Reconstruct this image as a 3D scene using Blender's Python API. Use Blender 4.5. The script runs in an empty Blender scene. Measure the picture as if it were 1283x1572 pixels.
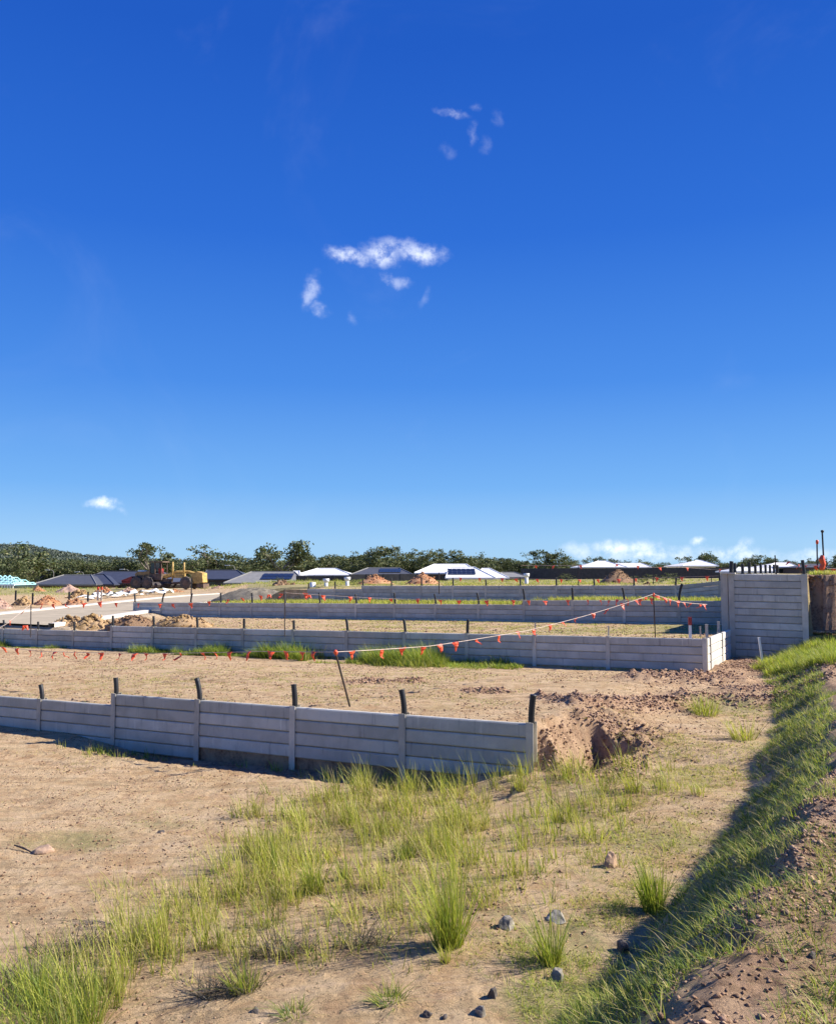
import bpy, math, random
import numpy as np
from mathutils import Vector, Matrix
random.seed(7); RNG = np.random.default_rng(11)
scene = bpy.context.scene
COL = scene.collection
E0 = 3.2                       # eye height above the world origin; all heights h below are relative to the eye
F = 1280.0; CX = 641.5; CY = 786.0; HZ = 878.0
TH = math.atan((HZ - CY) / F)

# ------------------------------------------------------------------ camera, sky, sun, exposure
cam_d = bpy.data.cameras.new('camera'); cam = bpy.data.objects.new('camera', cam_d); COL.objects.link(cam)
cam_d.sensor_fit = 'HORIZONTAL'; cam_d.sensor_width = 36; cam_d.lens = 36 * F / 1283
cam_d.clip_start = .05; cam_d.clip_end = 9000
cam.location = (0, 0, E0); cam.rotation_euler = (math.pi / 2 + TH, 0, 0)
scene.camera = cam
SUN_EL = math.radians(37); SUN_AZ = math.atan2(.995, .06)      # azimuth from +Y towards +X
sd = Vector((math.sin(SUN_AZ) * math.cos(SUN_EL), math.cos(SUN_AZ) * math.cos(SUN_EL), math.sin(SUN_EL)))
sun_d = bpy.data.lights.new('sun', 'SUN'); sun_d.energy = 5.0; sun_d.angle = math.radians(.53); sun_d.color = (1, .93, .82)
sun = bpy.data.objects.new('sun', sun_d); COL.objects.link(sun)
sun.rotation_euler = sd.to_track_quat('Z', 'Y').to_euler(); sun.location = (20, 5, 30)
scene.view_settings.view_transform = 'Standard'; scene.view_settings.look = 'None'
scene.view_settings.gamma = 1; scene.view_settings.use_curve_mapping = False
scene.view_settings.exposure = 0.84

def ray(px, py):
    vx = (px - CX) / F; vy = (CY - py) / F
    d = math.cos(TH) - vy * math.sin(TH)
    return vx / d, (math.sin(TH) + vy * math.cos(TH)) / d
def P(px, py, Y):
    a, b = ray(px, py); return Vector((a * Y, Y, E0 + b * Y))
def proj(X, Y, h):
    den = Y * math.cos(TH) + h * math.sin(TH)
    return CX + F * X / den, CY - F * (h * math.cos(TH) - Y * math.sin(TH)) / den

class NT:
    def __init__(s, nt): s.nt = nt; nt.nodes.clear()
    def n(s, t, props=None, **inp):
        nd = s.nt.nodes.new(t)
        for k, v in (props or {}).items(): setattr(nd, k, v)
        for k, v in inp.items():
            key = int(k[1:]) if k[0] == 'i' and k[1:].isdigit() else k.replace('_', ' ')
            s.put(nd.inputs[key], v)
        return nd
    def put(s, sock, v):
        if isinstance(v, bpy.types.NodeSocket): s.nt.links.new(v, sock)
        elif isinstance(v, bpy.types.Node): s.nt.links.new(v.outputs[0], sock)
        else:
            if sock.type == 'RGBA' and hasattr(v, '__len__') and len(v) == 3: v = (*v, 1)
            sock.default_value = v
    def math(s, op, a, b=0.0, c=None, clamp=False):
        nd = s.n('ShaderNodeMath', {'operation': op, 'use_clamp': clamp}, i0=a, i1=b)
        if c is not None: s.put(nd.inputs[2], c)
        return nd.outputs[0]
    def mix(s, f, a, b, mode='MIX'):
        nd = s.nt.nodes.new('ShaderNodeMix'); nd.data_type = 'RGBA'; nd.blend_type = mode
        s.put(nd.inputs[0], f); s.put(nd.inputs[6], a); s.put(nd.inputs[7], b); return nd.outputs[2]
    def rng(s, v, a, b, c=0.0, d=1.0, smooth=True):
        return s.n('ShaderNodeMapRange', {'interpolation_type': 'SMOOTHSTEP' if smooth else 'LINEAR'}, i0=v, i1=a, i2=b, i3=c, i4=d).outputs[0]
    def noise(s, vec, scale, detail=4, rough=.55, dist=0.0):
        nd = s.n('ShaderNodeTexNoise', None, Scale=scale, Detail=detail, Roughness=rough, Distortion=dist)
        s.nt.links.new(vec, nd.inputs['Vector']); return nd.outputs['Fac']

world = bpy.data.worlds.new('World'); scene.world = world; world.use_nodes = True
w = NT(world.node_tree)
sky = w.n('ShaderNodeTexSky', {'sky_type': 'NISHITA', 'sun_disc': False, 'sun_elevation': SUN_EL, 'sun_rotation': SUN_AZ,
      'altitude': 400, 'air_density': 1.0, 'dust_density': 0.0, 'ozone_density': 4.0})
hs0 = w.n('ShaderNodeHueSaturation', None, Hue=.508, Saturation=1.25, Value=1.0, Color=sky.outputs[0])
gen = w.n('ShaderNodeTexCoord').outputs['Generated']
sep = w.n('ShaderNodeSeparateXYZ', None, i0=gen)
elev = w.n('ShaderNodeValToRGB', None, Fac=sep.outputs[2])       # clear-air blue by elevation alone
SKR = [(0.0, (.31, .53, .76)), (.035, (.275, .50, .78)), (.10, (.145, .37, .76)), (.22, (.058, .225, .68)), (.38, (.022, .130, .57)), (.55, (.012, .088, .47)), (1.0, (.009, .065, .36))]
cr = elev.color_ramp
while len(cr.elements) < len(SKR): cr.elements.new(.5)
for e_, (p_, c_) in zip(cr.elements, SKR): e_.position = p_; e_.color = (*c_, 1)
hs = w.mix(.93, hs0.outputs[0], w.mix(1.0, elev.outputs[0], (8.0, 8.0, 8.0, 1), 'MULTIPLY'))
yy = w.math('MAXIMUM', sep.outputs[1], .02)
ca = w.math('DIVIDE', sep.outputs[0], yy); cb = w.math('DIVIDE', sep.outputs[2], yy)
cv = w.n('ShaderNodeCombineXYZ', None, i0=ca, i1=cb, i2=0.0).outputs[0]
wn = w.n('ShaderNodeTexNoise', None, Scale=24.0, Detail=6.0, Roughness=.6, Vector=cv)
warp = w.n('ShaderNodeVectorMath', {'operation': 'SUBTRACT'}, i0=wn.outputs['Color'], i1=(.5, .5, .5))
wsc = w.n('ShaderNodeVectorMath', {'operation': 'SCALE'}, i0=warp.outputs[0]); wsc.inputs['Scale'].default_value = .036
cvw = w.n('ShaderNodeVectorMath', {'operation': 'ADD'}, i0=cv, i1=wsc.outputs[0]).outputs[0]
CLOUDS = [(534, 394, 34, 13, -.35, .85), (588, 392, 30, 20, .1, .95), (612, 378, 36, 14, -.1, .5), (648, 388, 36, 16, -.2, .85), (603, 431, 22, 9, -.3, .35), (476, 446, 11, 30, -.3, .42), (492, 474, 16, 10, -.5, .35),
          (540, 490, 7, 14, .2, .13), (655, 458, 8, 16, -.4, .12), (695, 174, 24, 8, -.4, .36), (727, 206, 8, 15, 0, .2), (728, 160, 10, 8, 0, .14), (765, 180, 8, 12, 0, .1), (686, 232, 10, 12, 0, .1), (745, 224, 8, 12, 0, .08),
          (160, 775, 27, 8.5, 0, 1.1), (190, 784, 12, 6, -.4, .3),
          (890, 849, 26, 12, 0, .55), (945, 842, 34, 12, 0, .9), (985, 838, 34, 14, 0, .85), (1000, 851, 85, 14, 0, .8), (1069, 832, 14, 7, 0, .8), (1130, 852, 70, 12, .0, .7), (1132, 843, 24, 9, .5, .6), (1250, 856, 60, 11, 0, .5)]
tot = None
for (px, py, rx, ry, rot, st) in CLOUDS:
    a, b = ray(px, py)
    m = w.n('ShaderNodeMapping', {'vector_type': 'TEXTURE'}, i0=cvw, Location=(a, b, 0), Rotation=(0, 0, rot), Scale=(rx / F, ry / F, 1))
    ln = w.n('ShaderNodeVectorMath', {'operation': 'LENGTH'}, i0=m.outputs[0]).outputs['Value']
    v = w.rng(ln, 1.45, .0, 0.0, st)
    tot = v if tot is None else w.math('MAXIMUM', tot, v)
fine = w.noise(cv, 52.0, 8, .62)
dens = w.math('MULTIPLY', tot, w.rng(fine, .34, .64, .12, .92), clamp=True)
dens = w.math('MULTIPLY', dens, w.rng(sep.outputs[1], .05, .2), clamp=True)
wisp = w.math('MULTIPLY', w.rng(w.noise(cv, 3.2, 6, .6, 1.2), .52, .85), .05)
dens = w.math('MAXIMUM', dens, wisp)
skyc = w.mix(w.math('MULTIPLY', dens, .95), hs, (8.2, 8.6, 9.3, 1))
bg = w.n('ShaderNodeBackground', None, Color=skyc, Strength=.085)
out = w.n('ShaderNodeOutputWorld', None, Surface=bg.outputs[0])

# ------------------------------------------------------------------ noise + terrain
_T = np.random.default_rng(5).random((256, 256))
def vnoise(x, y):
    xi = np.floor(x).astype(int); yi = np.floor(y).astype(int); fx = x - xi; fy = y - yi
    fx = fx * fx * (3 - 2 * fx); fy = fy * fy * (3 - 2 * fy)
    a = _T[xi & 255, yi & 255]; b = _T[(xi + 1) & 255, yi & 255]; c = _T[xi & 255, (yi + 1) & 255]; d = _T[(xi + 1) & 255, (yi + 1) & 255]
    return (a * (1 - fx) + b * fx) * (1 - fy) + (c * (1 - fx) + d * fx) * fy
def fbm(x, y, o=4, g=.5):
    s = 0; a = 1; t = 0
    for i in range(o):
        s = s + a * (vnoise(x * 2 ** i + 17.3 * i, y * 2 ** i + 5.7 * i) * 2 - 1); t += a; a *= g
    return s / t
def sm(x, a, b):
    t = np.clip((np.asarray(x, float) - a) / (b - a), 0, 1); return t * t * (3 - 2 * t)
CU, SU = .883, .4694
def uv2xy(u, v): return CU * u + SU * v, -SU * u + CU * v
def xy2uv(X, Y): return CU * X - SU * Y, SU * X + CU * Y
VW1, VW2, VW3, VW4, VWT = 11.02, 21.53, 31.22, 40.93, 26.06
def warpv(u, t):
    k = np.interp(t, [0, 26, VW3, VW4, 80, 90000], [0, 0, -.028, -.0505, 0, 0]); u0 = np.interp(t, [26, VW3, VW4], [-5, -7.92, -9.89])
    return t + k * (np.maximum(u, -60) - u0) * (t > 26)
def v2t(u, v):
    t = np.array(v, float)
    for _ in range(4): t = t - (warpv(u, t) - v)
    return t
def pitmask(u, t):
    c = -3.30 + .30 * (t - 12.1) + .10 * fbm(u * 0 + 2, t * 2.2, 3)
    return np.exp(-(np.minimum(u - c + .42, 0) / .30) ** 2) * (1 - sm(u, c - .02, c + .08)) * sm(t, 11.15, 12.3) * (1 - sm(t + .8 * (u - c) * 0 + .15 * fbm(u * 3, t * 0 + 5, 2), 12.86, 12.97))
def moundramp(u, t):
    foot = np.interp(t, [0, 5, 7.5, 11, 15.6, 20, 23, 27], [-2.3, -1.72, -1.42, -1.3, -1.4, -1.9, -2.3, -2.4])
    crest = np.interp(t, [0, 5, 9, 12, 17, 22, 27], [-.80, -.42, -.20, -.22, -.55, -.85, -.95])
    n = .16 * fbm(u * .9 + 3, t * .9, 3) + .10 * fbm(u * 2.6, t * 2.6 + 9, 2)
    x = np.clip((u + n - foot) / (crest - foot), 0, 1)
    return .8 * x + .2 * sm(x, 0, 1)
def H(u, t):
    u = np.asarray(u, float); t = np.asarray(t, float)
    X, Y = uv2xy(u, warpv(u, t)); p = X / np.maximum(Y, .5)
    n1 = fbm(u * .35 + 4, t * .35, 3); n2 = fbm(u * 1.1, t * 1.1 + 31, 3)
    tilt = .0145 * np.minimum(u + 4.1, 0)
    # zone 0: foreground
    z0 = -3.0 + tilt * .8 + .22 * sm(u, -5.2, -1.8) + .05 * n1 + .02 * n2
    z0 = z0 + .20 * np.exp(-((u + 4.4) / .9) ** 2 - ((t - 10.9) / .55) ** 2)
    tren = sm(t, 10.1, 10.65) * sm(-u, 5.1, 5.8) * (1 - sm(-u, 11.2, 12.4)); z0 = z0 - .11 * tren
    z0 = z0 + .08 * sm(-u, 12.2, 13.4) * sm(t, 10, 10.9)
    # zone 1
    q = np.clip((t - VW1) / (VW2 - VW1), 0, 1)
    z1 = -2.12 - .36 * q + .0165 * np.clip(u + 4.1, -40, 0) - .2 * sm(-u, 12.0, 12.25) * (1 - sm(q, 0, .5)) + .03 * n1 * sm(q, .0, .1) + .012 * n2 * sm(q, .0, .05)
    z1r = -2.72 + .10 * sm(t, 12.2, 13.0) * (1 - sm(t, 13, 16)) + .24 * sm(q, 0, .9) + .03 * n1 + .02 * n2
    wd = .45 + np.maximum(t - 11.3, 0) * .34
    wr = sm(u + .14 * n2 + .1 * (t - 11), -4.12, -4.05 + wd)
    wr = np.where(u > -4.14, np.maximum(wr, 1 - sm(t + .1 * n2, 11.0, 11.5)), wr)
    z1 = z1 * (1 - wr) + z1r * wr
    # zone 2
    q2 = np.clip((t - VW2) / (VW3 - VW2), 0, 1)
    z2 = -1.73 - .13 * q2 + .0152 * np.clip(u + 4, -40, 0) - .2 * sm(-u, 23.8, 24.1) * (1 - sm(q2, 0, .3)) + .02 * n2 * sm(q2, 0, .04)
    z2r = -2.47 + .05 * n2 + .05 * n1
    z2 = np.where((t < 26.1) & (u > -3.62), z2r, z2)
    q3 = np.clip((t - VW3) / (VW4 - VW3), 0, 1)
    z3 = -1.10 - .2 * q3 + .0136 * np.clip(u + 7.9, -40, 0) - .19 * sm(-u, 11.9, 12.1) + .02 * n2 * sm(q3, 0, .05)
    z4 = -.70 + .0095 * np.clip(u + 9.9, -40, 0) - .19 * sm(-u, 25.8, 26.0) * (1 - sm(t, 44, 50)) + .05 * n1 * sm(t, 42, 46)
    z4 = z4 - .06 * sm(t, 45, 60)
    z = np.where(t > VW4 + .03, z4, np.where(t > VW3 + .03, z3, np.where(t > VW2 + .03, z2, np.where((t > VW1 + .03), z1, z0))))
    # smooth right end of wall 1 (no wall there)
    rr = (t <= VW1 + .03) & (u > -4.1)
    z = np.where(rr, z0 * (1 - sm(t, 9.9, 11.0)) + np.where(rr, z1r, 0) * sm(t, 9.9, 11.0), z)
    z = z - .62 * pitmask(u, t) * (u > -4.15)
    # left flat with the road
    wl = np.where(t > 46, 1 - sm(p, -.30, -.14), sm(-u, 31.5, 34.5) * sm(t, 24, 32))
    z = z * (1 - wl) + (-2.05 + .03 * n1) * wl
    # upper lot
    up = (t > VWT + .04) & (u > -3.46)
    up = up & ((u < -1.38) | (t > 26.62 + .25 * fbm(u * 1.3, t * 0 + 3, 3)))
    z = np.where(up, -.10 + .04 * n2 - .55 * sm(t, 45, 70), z)
    # mound
    mt = np.interp(t, [0, 3, 6, 10, 15, 22, 27], [-1.6, -1.6, -1.64, -1.80, -1.95, -1.98, -1.9]) + .05 * n2 + .04 * n1
    mr = moundramp(u, t) * (t < 27)
    z = np.where(up | (mt < z), z, z * (1 - mr) + mt * mr)
    # far
    dr = 1 - sm(p, .10, .17)
    z = z - (3.6 * dr + .25) * sm(Y, 104, 138) - 2.4 * (1 - dr) * sm(Y, 175, 240)
    z = z - 1.0 * dr * sm(t, 230, 400)
    return z
def Hxy(X, Y):
    u, v = xy2uv(np.asarray(X, float), np.asarray(Y, float)); return H(u, v2t(u, v))
def G(X, Y, dz=0.0): return Vector((X, Y, E0 + float(Hxy(X, Y)) + dz))
def hit(px, py, Y0=2.6, Y1=220):
    a, b = ray(px, py); Ys = np.geomspace(Y0, Y1, 1600)
    d = b * Ys - Hxy(a * Ys, Ys); k = np.nonzero(d <= 0)[0]
    Y = Ys[k[0]] if len(k) else Y1
    return G(a * Y, Y)

# ------------------------------------------------------------------ mesh helpers
def tag(o, label=None, cat=None, group=None, kind=None):
    if label: o['label'] = label
    if cat: o['category'] = cat
    if group: o['group'] = group
    if kind: o['kind'] = kind
    elif cat: o['kind'] = 'thing'
    return o
def link(o, parent=None):
    COL.objects.link(o)
    if parent: o.parent = parent
    return o
def empty(name, loc=(0, 0, 0), rz=0.0):
    o = bpy.data.objects.new(name, None); o.location = loc; o.rotation_euler = (0, 0, rz); o.empty_display_size = .3
    return link(o)
def mesh_np(name, V, F_, mat, smooth=False, cols=None, attr='Col', parent=None, do_link=True):
    me = bpy.data.meshes.new(name)
    V = np.asarray(V, np.float32).reshape(-1, 3)
    me.vertices.add(len(V)); me.vertices.foreach_set('co', V.ravel())
    tot = sum(f.size for f in F_); nf = sum(len(f) for f in F_)
    me.loops.add(tot); me.loops.foreach_set('vertex_index', np.concatenate([f.ravel() for f in F_]).astype(np.int32))
    st = []; s = 0
    for f in F_:
        st.append(s + np.arange(len(f)) * f.shape[1]); s += f.size
    me.polygons.add(nf); me.polygons.foreach_set('loop_start', np.concatenate(st).astype(np.int32))
    me.update(calc_edges=True)
    if smooth: me.polygons.foreach_set('use_smooth', np.ones(nf, bool))
    if cols is not None:
        ca_ = me.color_attributes.new(attr, 'FLOAT_COLOR', 'POINT')
        c4 = np.ones((len(V), 4), np.float32); c4[:, :cols.shape[1]] = cols; ca_.data.foreach_set('color', c4.ravel())
    if mat: me.materials.append(mat)
    if not do_link: return me
    return link(bpy.data.objects.new(name, me), parent)
class MB:
    def __init__(s): s.v = []; s.f = []
    def add(s, vs, fs):
        n = len(s.v); s.v += [tuple(x) for x in vs]; s.f += [tuple(i + n for i in f) for f in fs]; return s
    def box(s, c, d, rot=None, taper=1.0):
        x, y, z = [k / 2 for k in d]; vs = []
        for sz in (-1, 1):
            k = taper if sz > 0 else 1
            for sx, sy in ((-1, -1), (1, -1), (1, 1), (-1, 1)): vs.append(Vector((sx * x * k, sy * y * k, sz * z)))
        if rot is not None: vs = [rot @ q for q in vs]
        vs = [q + Vector(c) for q in vs]
        return s.add(vs, [(3, 2, 1, 0), (4, 5, 6, 7), (0, 1, 5, 4), (1, 2, 6, 5), (2, 3, 7, 6), (3, 0, 4, 7)])
    def prism(s, prof, x0, x1, axis='x'):
        n = len(prof); vs = []
        for x in (x0, x1):
            for a, b in prof: vs.append((x, a, b) if axis == 'x' else ((a, x, b) if axis == 'y' else (a, b, x)))
        fs = [(i, (i + 1) % n, n + (i + 1) % n, n + i) for i in range(n)] + [tuple(range(n))[::-1], tuple(range(n, 2 * n))]
        return s.add(vs, fs)
    def tube(s, pts, r, n=8, cap=True):
        pts = [Vector(p) for p in pts]; rs = r if hasattr(r, '__len__') else [r] * len(pts); vs = []; up = None
        for i, p in enumerate(pts):
            d = (pts[min(i + 1, len(pts) - 1)] - pts[max(i - 1, 0)]).normalized()
            if up is None: up = d.orthogonal().normalized()
            up = (up - d * up.dot(d)).normalized(); sdv = d.cross(up)
            for k in range(n):
                a = 2 * math.pi * k / n; vs.append(p + (up * math.cos(a) + sdv * math.sin(a)) * rs[i])
        fs = []
        for i in range(len(pts) - 1):
            for k in range(n): fs.append((i * n + k, i * n + (k + 1) % n, (i + 1) * n + (k + 1) % n, (i + 1) * n + k))
        if cap: fs += [tuple(range(n))[::-1], tuple(range((len(pts) - 1) * n, len(pts) * n))]
        return s.add(vs, fs)
    def mesh(s, name, mat, smooth=False):
        me = bpy.data.meshes.new(name); me.from_pydata([tuple(v) for v in s.v], [], s.f); me.update()
        if smooth: me.polygons.foreach_set('use_smooth', [True] * len(me.polygons))
        if mat: me.materials.append(mat)
        return me
    def build(s, name, mat, parent=None, smooth=False, loc=None):
        o = bpy.data.objects.new(name, s.mesh(name, mat, smooth))
        if loc is not None: o.location = loc
        return link(o, parent)

# ------------------------------------------------------------------ materials
def newmat(name):
    m = bpy.data.materials.new(name); m.use_nodes = True; return m, NT(m.node_tree)
def simple(name, c, rough=.7, metal=0.0, var=.15, scale=8.0, bump=0.0, bscale=40.0):
    m, t = newmat(name); tc = t.n('ShaderNodeTexCoord').outputs['Object']
    n = t.noise(tc, scale, 5, .6)
    col = t.mix(t.rng(n, .3, .7), tuple(x * (1 - var) for x in c), tuple(min(1, x * (1 + var)) for x in c))
    b = t.n('ShaderNodeBsdfPrincipled', None, Base_Color=col, Roughness=rough, Metallic=metal)
    if bump:
        bp = t.n('ShaderNodeBump', None, Strength=bump, Distance=.02, Height=t.noise(tc, bscale, 5, .6)); t.put(b.inputs['Normal'], bp.outputs[0])
    t.n('ShaderNodeOutputMaterial', None, Surface=b.outputs[0]); return m

def ground_mat():
    m, t = newmat('earth'); tc = t.n('ShaderNodeTexCoord').outputs['Object']
    at = t.n('ShaderNodeAttribute', {'attribute_name': 'Col'}); sp = t.n('ShaderNodeSeparateColor', None, i0=at.outputs['Color'])
    green, clay, grey = sp.outputs[0], sp.outputs[1], sp.outputs[2]
    big = t.noise(tc, .55, 4, .55); mid = t.noise(tc, 3.1, 5, .6, .3); fin = t.noise(tc, 17.0, 5, .68, .2); vf = t.noise(tc, 95.0, 4, .7)
    sand = t.mix(t.rng(big, .32, .68), (.48, .32, .165), (.59, .42, .24))
    sand = t.mix(t.rng(mid, .35, .72), sand, (.62, .46, .28))
    sand = t.mix(t.math('MULTIPLY', t.rng(mid, .50, .28), .6), sand, (.38, .225, .12))
    sand = t.mix(t.math('MULTIPLY', t.rng(fin, .46, .32), .62), sand, (.27, .165, .10))
    fl = t.math('MULTIPLY', t.rng(t.noise(tc, 33.0, 6, .72, .8), .565, .62), t.rng(t.noise(tc, 1.1, 4, .6), .40, .60, .25, 1.0))
    sand = t.mix(fl, sand, (.13, .11, .06))
    sand = t.mix(t.math('MULTIPLY', t.rng(vf, .60, .76), .35), sand, (.68, .54, .38))
    mp = t.n('ShaderNodeMapping', None, i0=tc, Rotation=(0, 0, .489), Scale=(.5, 4.2, 1)).outputs[0]
    stk = t.noise(mp, 1.6, 6, .68, .3)
    sand = t.mix(t.math('MULTIPLY', t.rng(stk, .50, .64), .55), sand, (.27, .20, .11))
    sand = t.mix(t.math('MULTIPLY', t.rng(stk, .46, .36), .35), sand, (.66, .48, .32))
    grv = t.n('ShaderNodeTexVoronoi', None, Vector=tc, Scale=38.0); sand = t.mix(t.math('MULTIPLY', t.rng(grv.outputs['Distance'], .16, .07), t.rng(t.noise(tc, 5.0, 3, .6), .50, .60)), sand, (.16, .12, .085))
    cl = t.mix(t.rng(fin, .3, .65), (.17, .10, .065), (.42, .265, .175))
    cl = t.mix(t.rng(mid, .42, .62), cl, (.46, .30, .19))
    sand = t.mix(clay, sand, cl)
    # thin ground cover: patchy
    pat = t.noise(tc, 2.3, 6, .7, .6); patf = t.noise(tc, 26.0, 5, .7, .4)
    gm = t.math('ADD', t.math('MULTIPLY', green, 1.25), t.math('ADD', t.math('MULTIPLY', pat, .9), t.math('MULTIPLY', patf, 1.15)))
    gm = t.rng(gm, 1.42, 1.95)
    gm = t.math('MULTIPLY', gm, t.rng(green, .02, .25))
    gc = t.mix(t.rng(patf, .35, .6), (.16, .17, .06), (.30, .29, .12))
    gc = t.mix(t.rng(t.noise(tc, 1.3, 4, .6), .45, .7), gc, (.38, .33, .15))
    col = t.mix(t.math('MULTIPLY', gm, .72), sand, gc)
    gr = t.mix(t.rng(fin, .3, .7), (.30, .275, .225), (.40, .37, .30))
    col = t.mix(grey, col, gr)
    hgt = t.math('ADD', t.math('MULTIPLY', t.noise(tc, 42.0, 7, .78, .6), .65), t.math('ADD', t.math('MULTIPLY', vf, .35), t.math('MULTIPLY', mid, .4)))
    bp = t.n('ShaderNodeBump', None, Strength=.95, Distance=.045, Height=hgt)
    b = t.n('ShaderNodeBsdfPrincipled', None, Base_Color=col, Roughness=.95, Normal=bp.outputs[0]); b.inputs['Specular IOR Level'].default_value = .15
    t.n('ShaderNodeOutputMaterial', None, Surface=b.outputs[0]); return m
M_GROUND = ground_mat()

def concrete(name, a, b_, stain=.5, dark=(.12, .12, .125)):
    m, t = newmat(name); tc = t.n('ShaderNodeTexCoord').outputs['Object']; oi = t.n('ShaderNodeObjectInfo').outputs['Random']
    off = t.n('ShaderNodeVectorMath', {'operation': 'ADD'}, i0=tc, i1=t.n('ShaderNodeCombineXYZ', None, i0=t.math('MULTIPLY', oi, 57.0), i1=t.math('MULTIPLY', oi, 31.0), i2=0.0).outputs[0]).outputs[0]
    n = t.noise(off, 1.7, 5, .6, .4); f = t.noise(off, 26.0, 5, .7)
    st = t.n('ShaderNodeVectorMath', {'operation': 'MULTIPLY'}, i0=off, i1=(11.0, 1.0, 1.2)).outputs[0]
    vst = t.noise(st, 1.0, 4, .6)
    col = t.mix(t.rng(n, .33, .66), a, b_)
    col = t.mix(t.math('MULTIPLY', t.rng(vst, .56, .72), stain), col, dark)
    col = t.mix(t.math('MULTIPLY', t.rng(vst, .40, .26), .45), col, tuple(min(1, x * 1.35) for x in b_))
    col = t.mix(t.math('MULTIPLY', t.rng(f, .58, .75), .3), col, dark)
    k = t.math('ADD', .84, t.math('MULTIPLY', oi, .32)); col = t.mix(1.0, col, t.n('ShaderNodeCombineColor', None, i0=k, i1=k, i2=k).outputs[0], 'MULTIPLY')
    bp = t.n('ShaderNodeBump', None, Strength=.35, Distance=.008, Height=f)
    b = t.n('ShaderNodeBsdfPrincipled', None, Base_Color=col, Roughness=.85, Normal=bp.outputs[0])
    t.n('ShaderNodeOutputMaterial', None, Surface=b.outputs[0]); return m
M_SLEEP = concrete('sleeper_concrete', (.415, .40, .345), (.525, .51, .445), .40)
M_SLEEPB = concrete('sleeper_concrete_pale', (.56, .535, .49), (.66, .635, .58), .12, (.35, .33, .31))  # paler, less stained sleeper concrete for the return wall
M_POST = concrete('post_steel', (.43, .40, .33), (.57, .53, .44), .5, (.16, .16, .145))

def veg(name, mult=1.0, trans=.35, rough=.6):
    m, t = newmat(name); at = t.n('ShaderNodeAttribute', {'attribute_name': 'Col'}).outputs['Color']
    tc = t.n('ShaderNodeTexCoord').outputs['Object']; n = t.noise(tc, 1.5, 3, .6)
    k = t.rng(n, .3, .7, .8 * mult, 1.2 * mult); col = t.mix(1.0, at, t.n('ShaderNodeCombineColor', None, i0=k, i1=k, i2=t.math('MULTIPLY', k, .9)).outputs[0], 'MULTIPLY')
    b = t.n('ShaderNodeBsdfPrincipled', None, Base_Color=col, Roughness=rough); b.inputs['Specular IOR Level'].default_value = .25
    tr = t.n('ShaderNodeBsdfTranslucent', None, Color=t.mix(1.0, col, (1.15, 1.25, .6), 'MULTIPLY'))
    mx = t.n('ShaderNodeMixShader', None, i0=trans, i1=b.outputs[0], i2=tr.outputs[0])
    t.n('ShaderNodeOutputMaterial', None, Surface=mx.outputs[0]); return m
M_GRASS = veg('grass_blades', 1.0, .4, .5); M_LEAF = veg('gum_leaves', 1.0, .15, .6)
M_BARK = simple('bark', (.24, .20, .17), .9, var=.35, scale=6)
M_BLACK = simple('black_plastic', (.018, .019, .021), .5, var=.2, scale=30)
M_DARKST = simple('dark_steel', (.05, .04, .038), .6, .3, .3, 30)
M_ORANGE = simple('orange_plastic', (.80, .10, .035), .5, var=.12, scale=9)
M_ROPE = simple('rope', (.62, .50, .42), .8, var=.15)
M_WHITE = simple('white_pvc', (.78, .78, .75), .45, var=.06)
M_TIMB = simple('pale_timber', (.52, .46, .37), .8, var=.15, scale=12)
M_RED = simple('red_paint', (.34, .03, .025), .5, var=.3, scale=5)
M_YEL = simple('dusty_yellow_paint', (.50, .33, .10), .6, var=.35, scale=3)
M_DUST = simple('dusty_dark_paint', (.13, .085, .06), .7, var=.4, scale=3)
M_TYRE = simple('tyre_rubber', (.09, .075, .065), .85, var=.35, scale=5)
M_GLASS = simple('dark_glass', (.03, .04, .045), .1, var=.2)
M_STONE = simple('blue_grey_stone', (.27, .245, .205), .85, var=.55, scale=9, bump=.6, bscale=18)
M_EARTHROCK = simple('clay_rock', (.40, .27, .18), .95, var=.3, scale=8, bump=.7, bscale=16)
M_DARKROCK = simple('dark_stone', (.10, .085, .075), .9, var=.4, scale=8, bump=.6, bscale=16)
M_KERB = simple('kerb_concrete', (.60, .56, .50), .85, var=.1, scale=1.5, bump=.3)
M_SHEET = simple('white_geotextile', (.72, .74, .74), .7, var=.08, scale=1)
M_BRICK = simple('brown_brick', (.12, .08, .065), .9, var=.3, scale=6)
M_WWALL = simple('white_render', (.70, .68, .64), .8, var=.06, scale=1)
M_RDARK = simple('dark_grey_roof', (.075, .078, .09), .6, var=.12, scale=1.5)
M_RNAVY = simple('navy_roof', (.045, .052, .078), .6, var=.12, scale=1.5)
M_RGREY = simple('grey_roof', (.24, .235, .22), .6, var=.1, scale=1.5)
M_RWHITE = simple('white_roof', (.83, .82, .79), .5, var=.05, scale=1)
M_SOLAR = simple('solar_glass', (.02, .025, .045), .3, var=.2, scale=3)
M_CYAN = simple('blue_treated_timber', (.40, .74, .80), .7, var=.12, scale=2)
M_FENCE = simple('charcoal_fence', (.045, .045, .048), .8, var=.25, scale=2)

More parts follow.
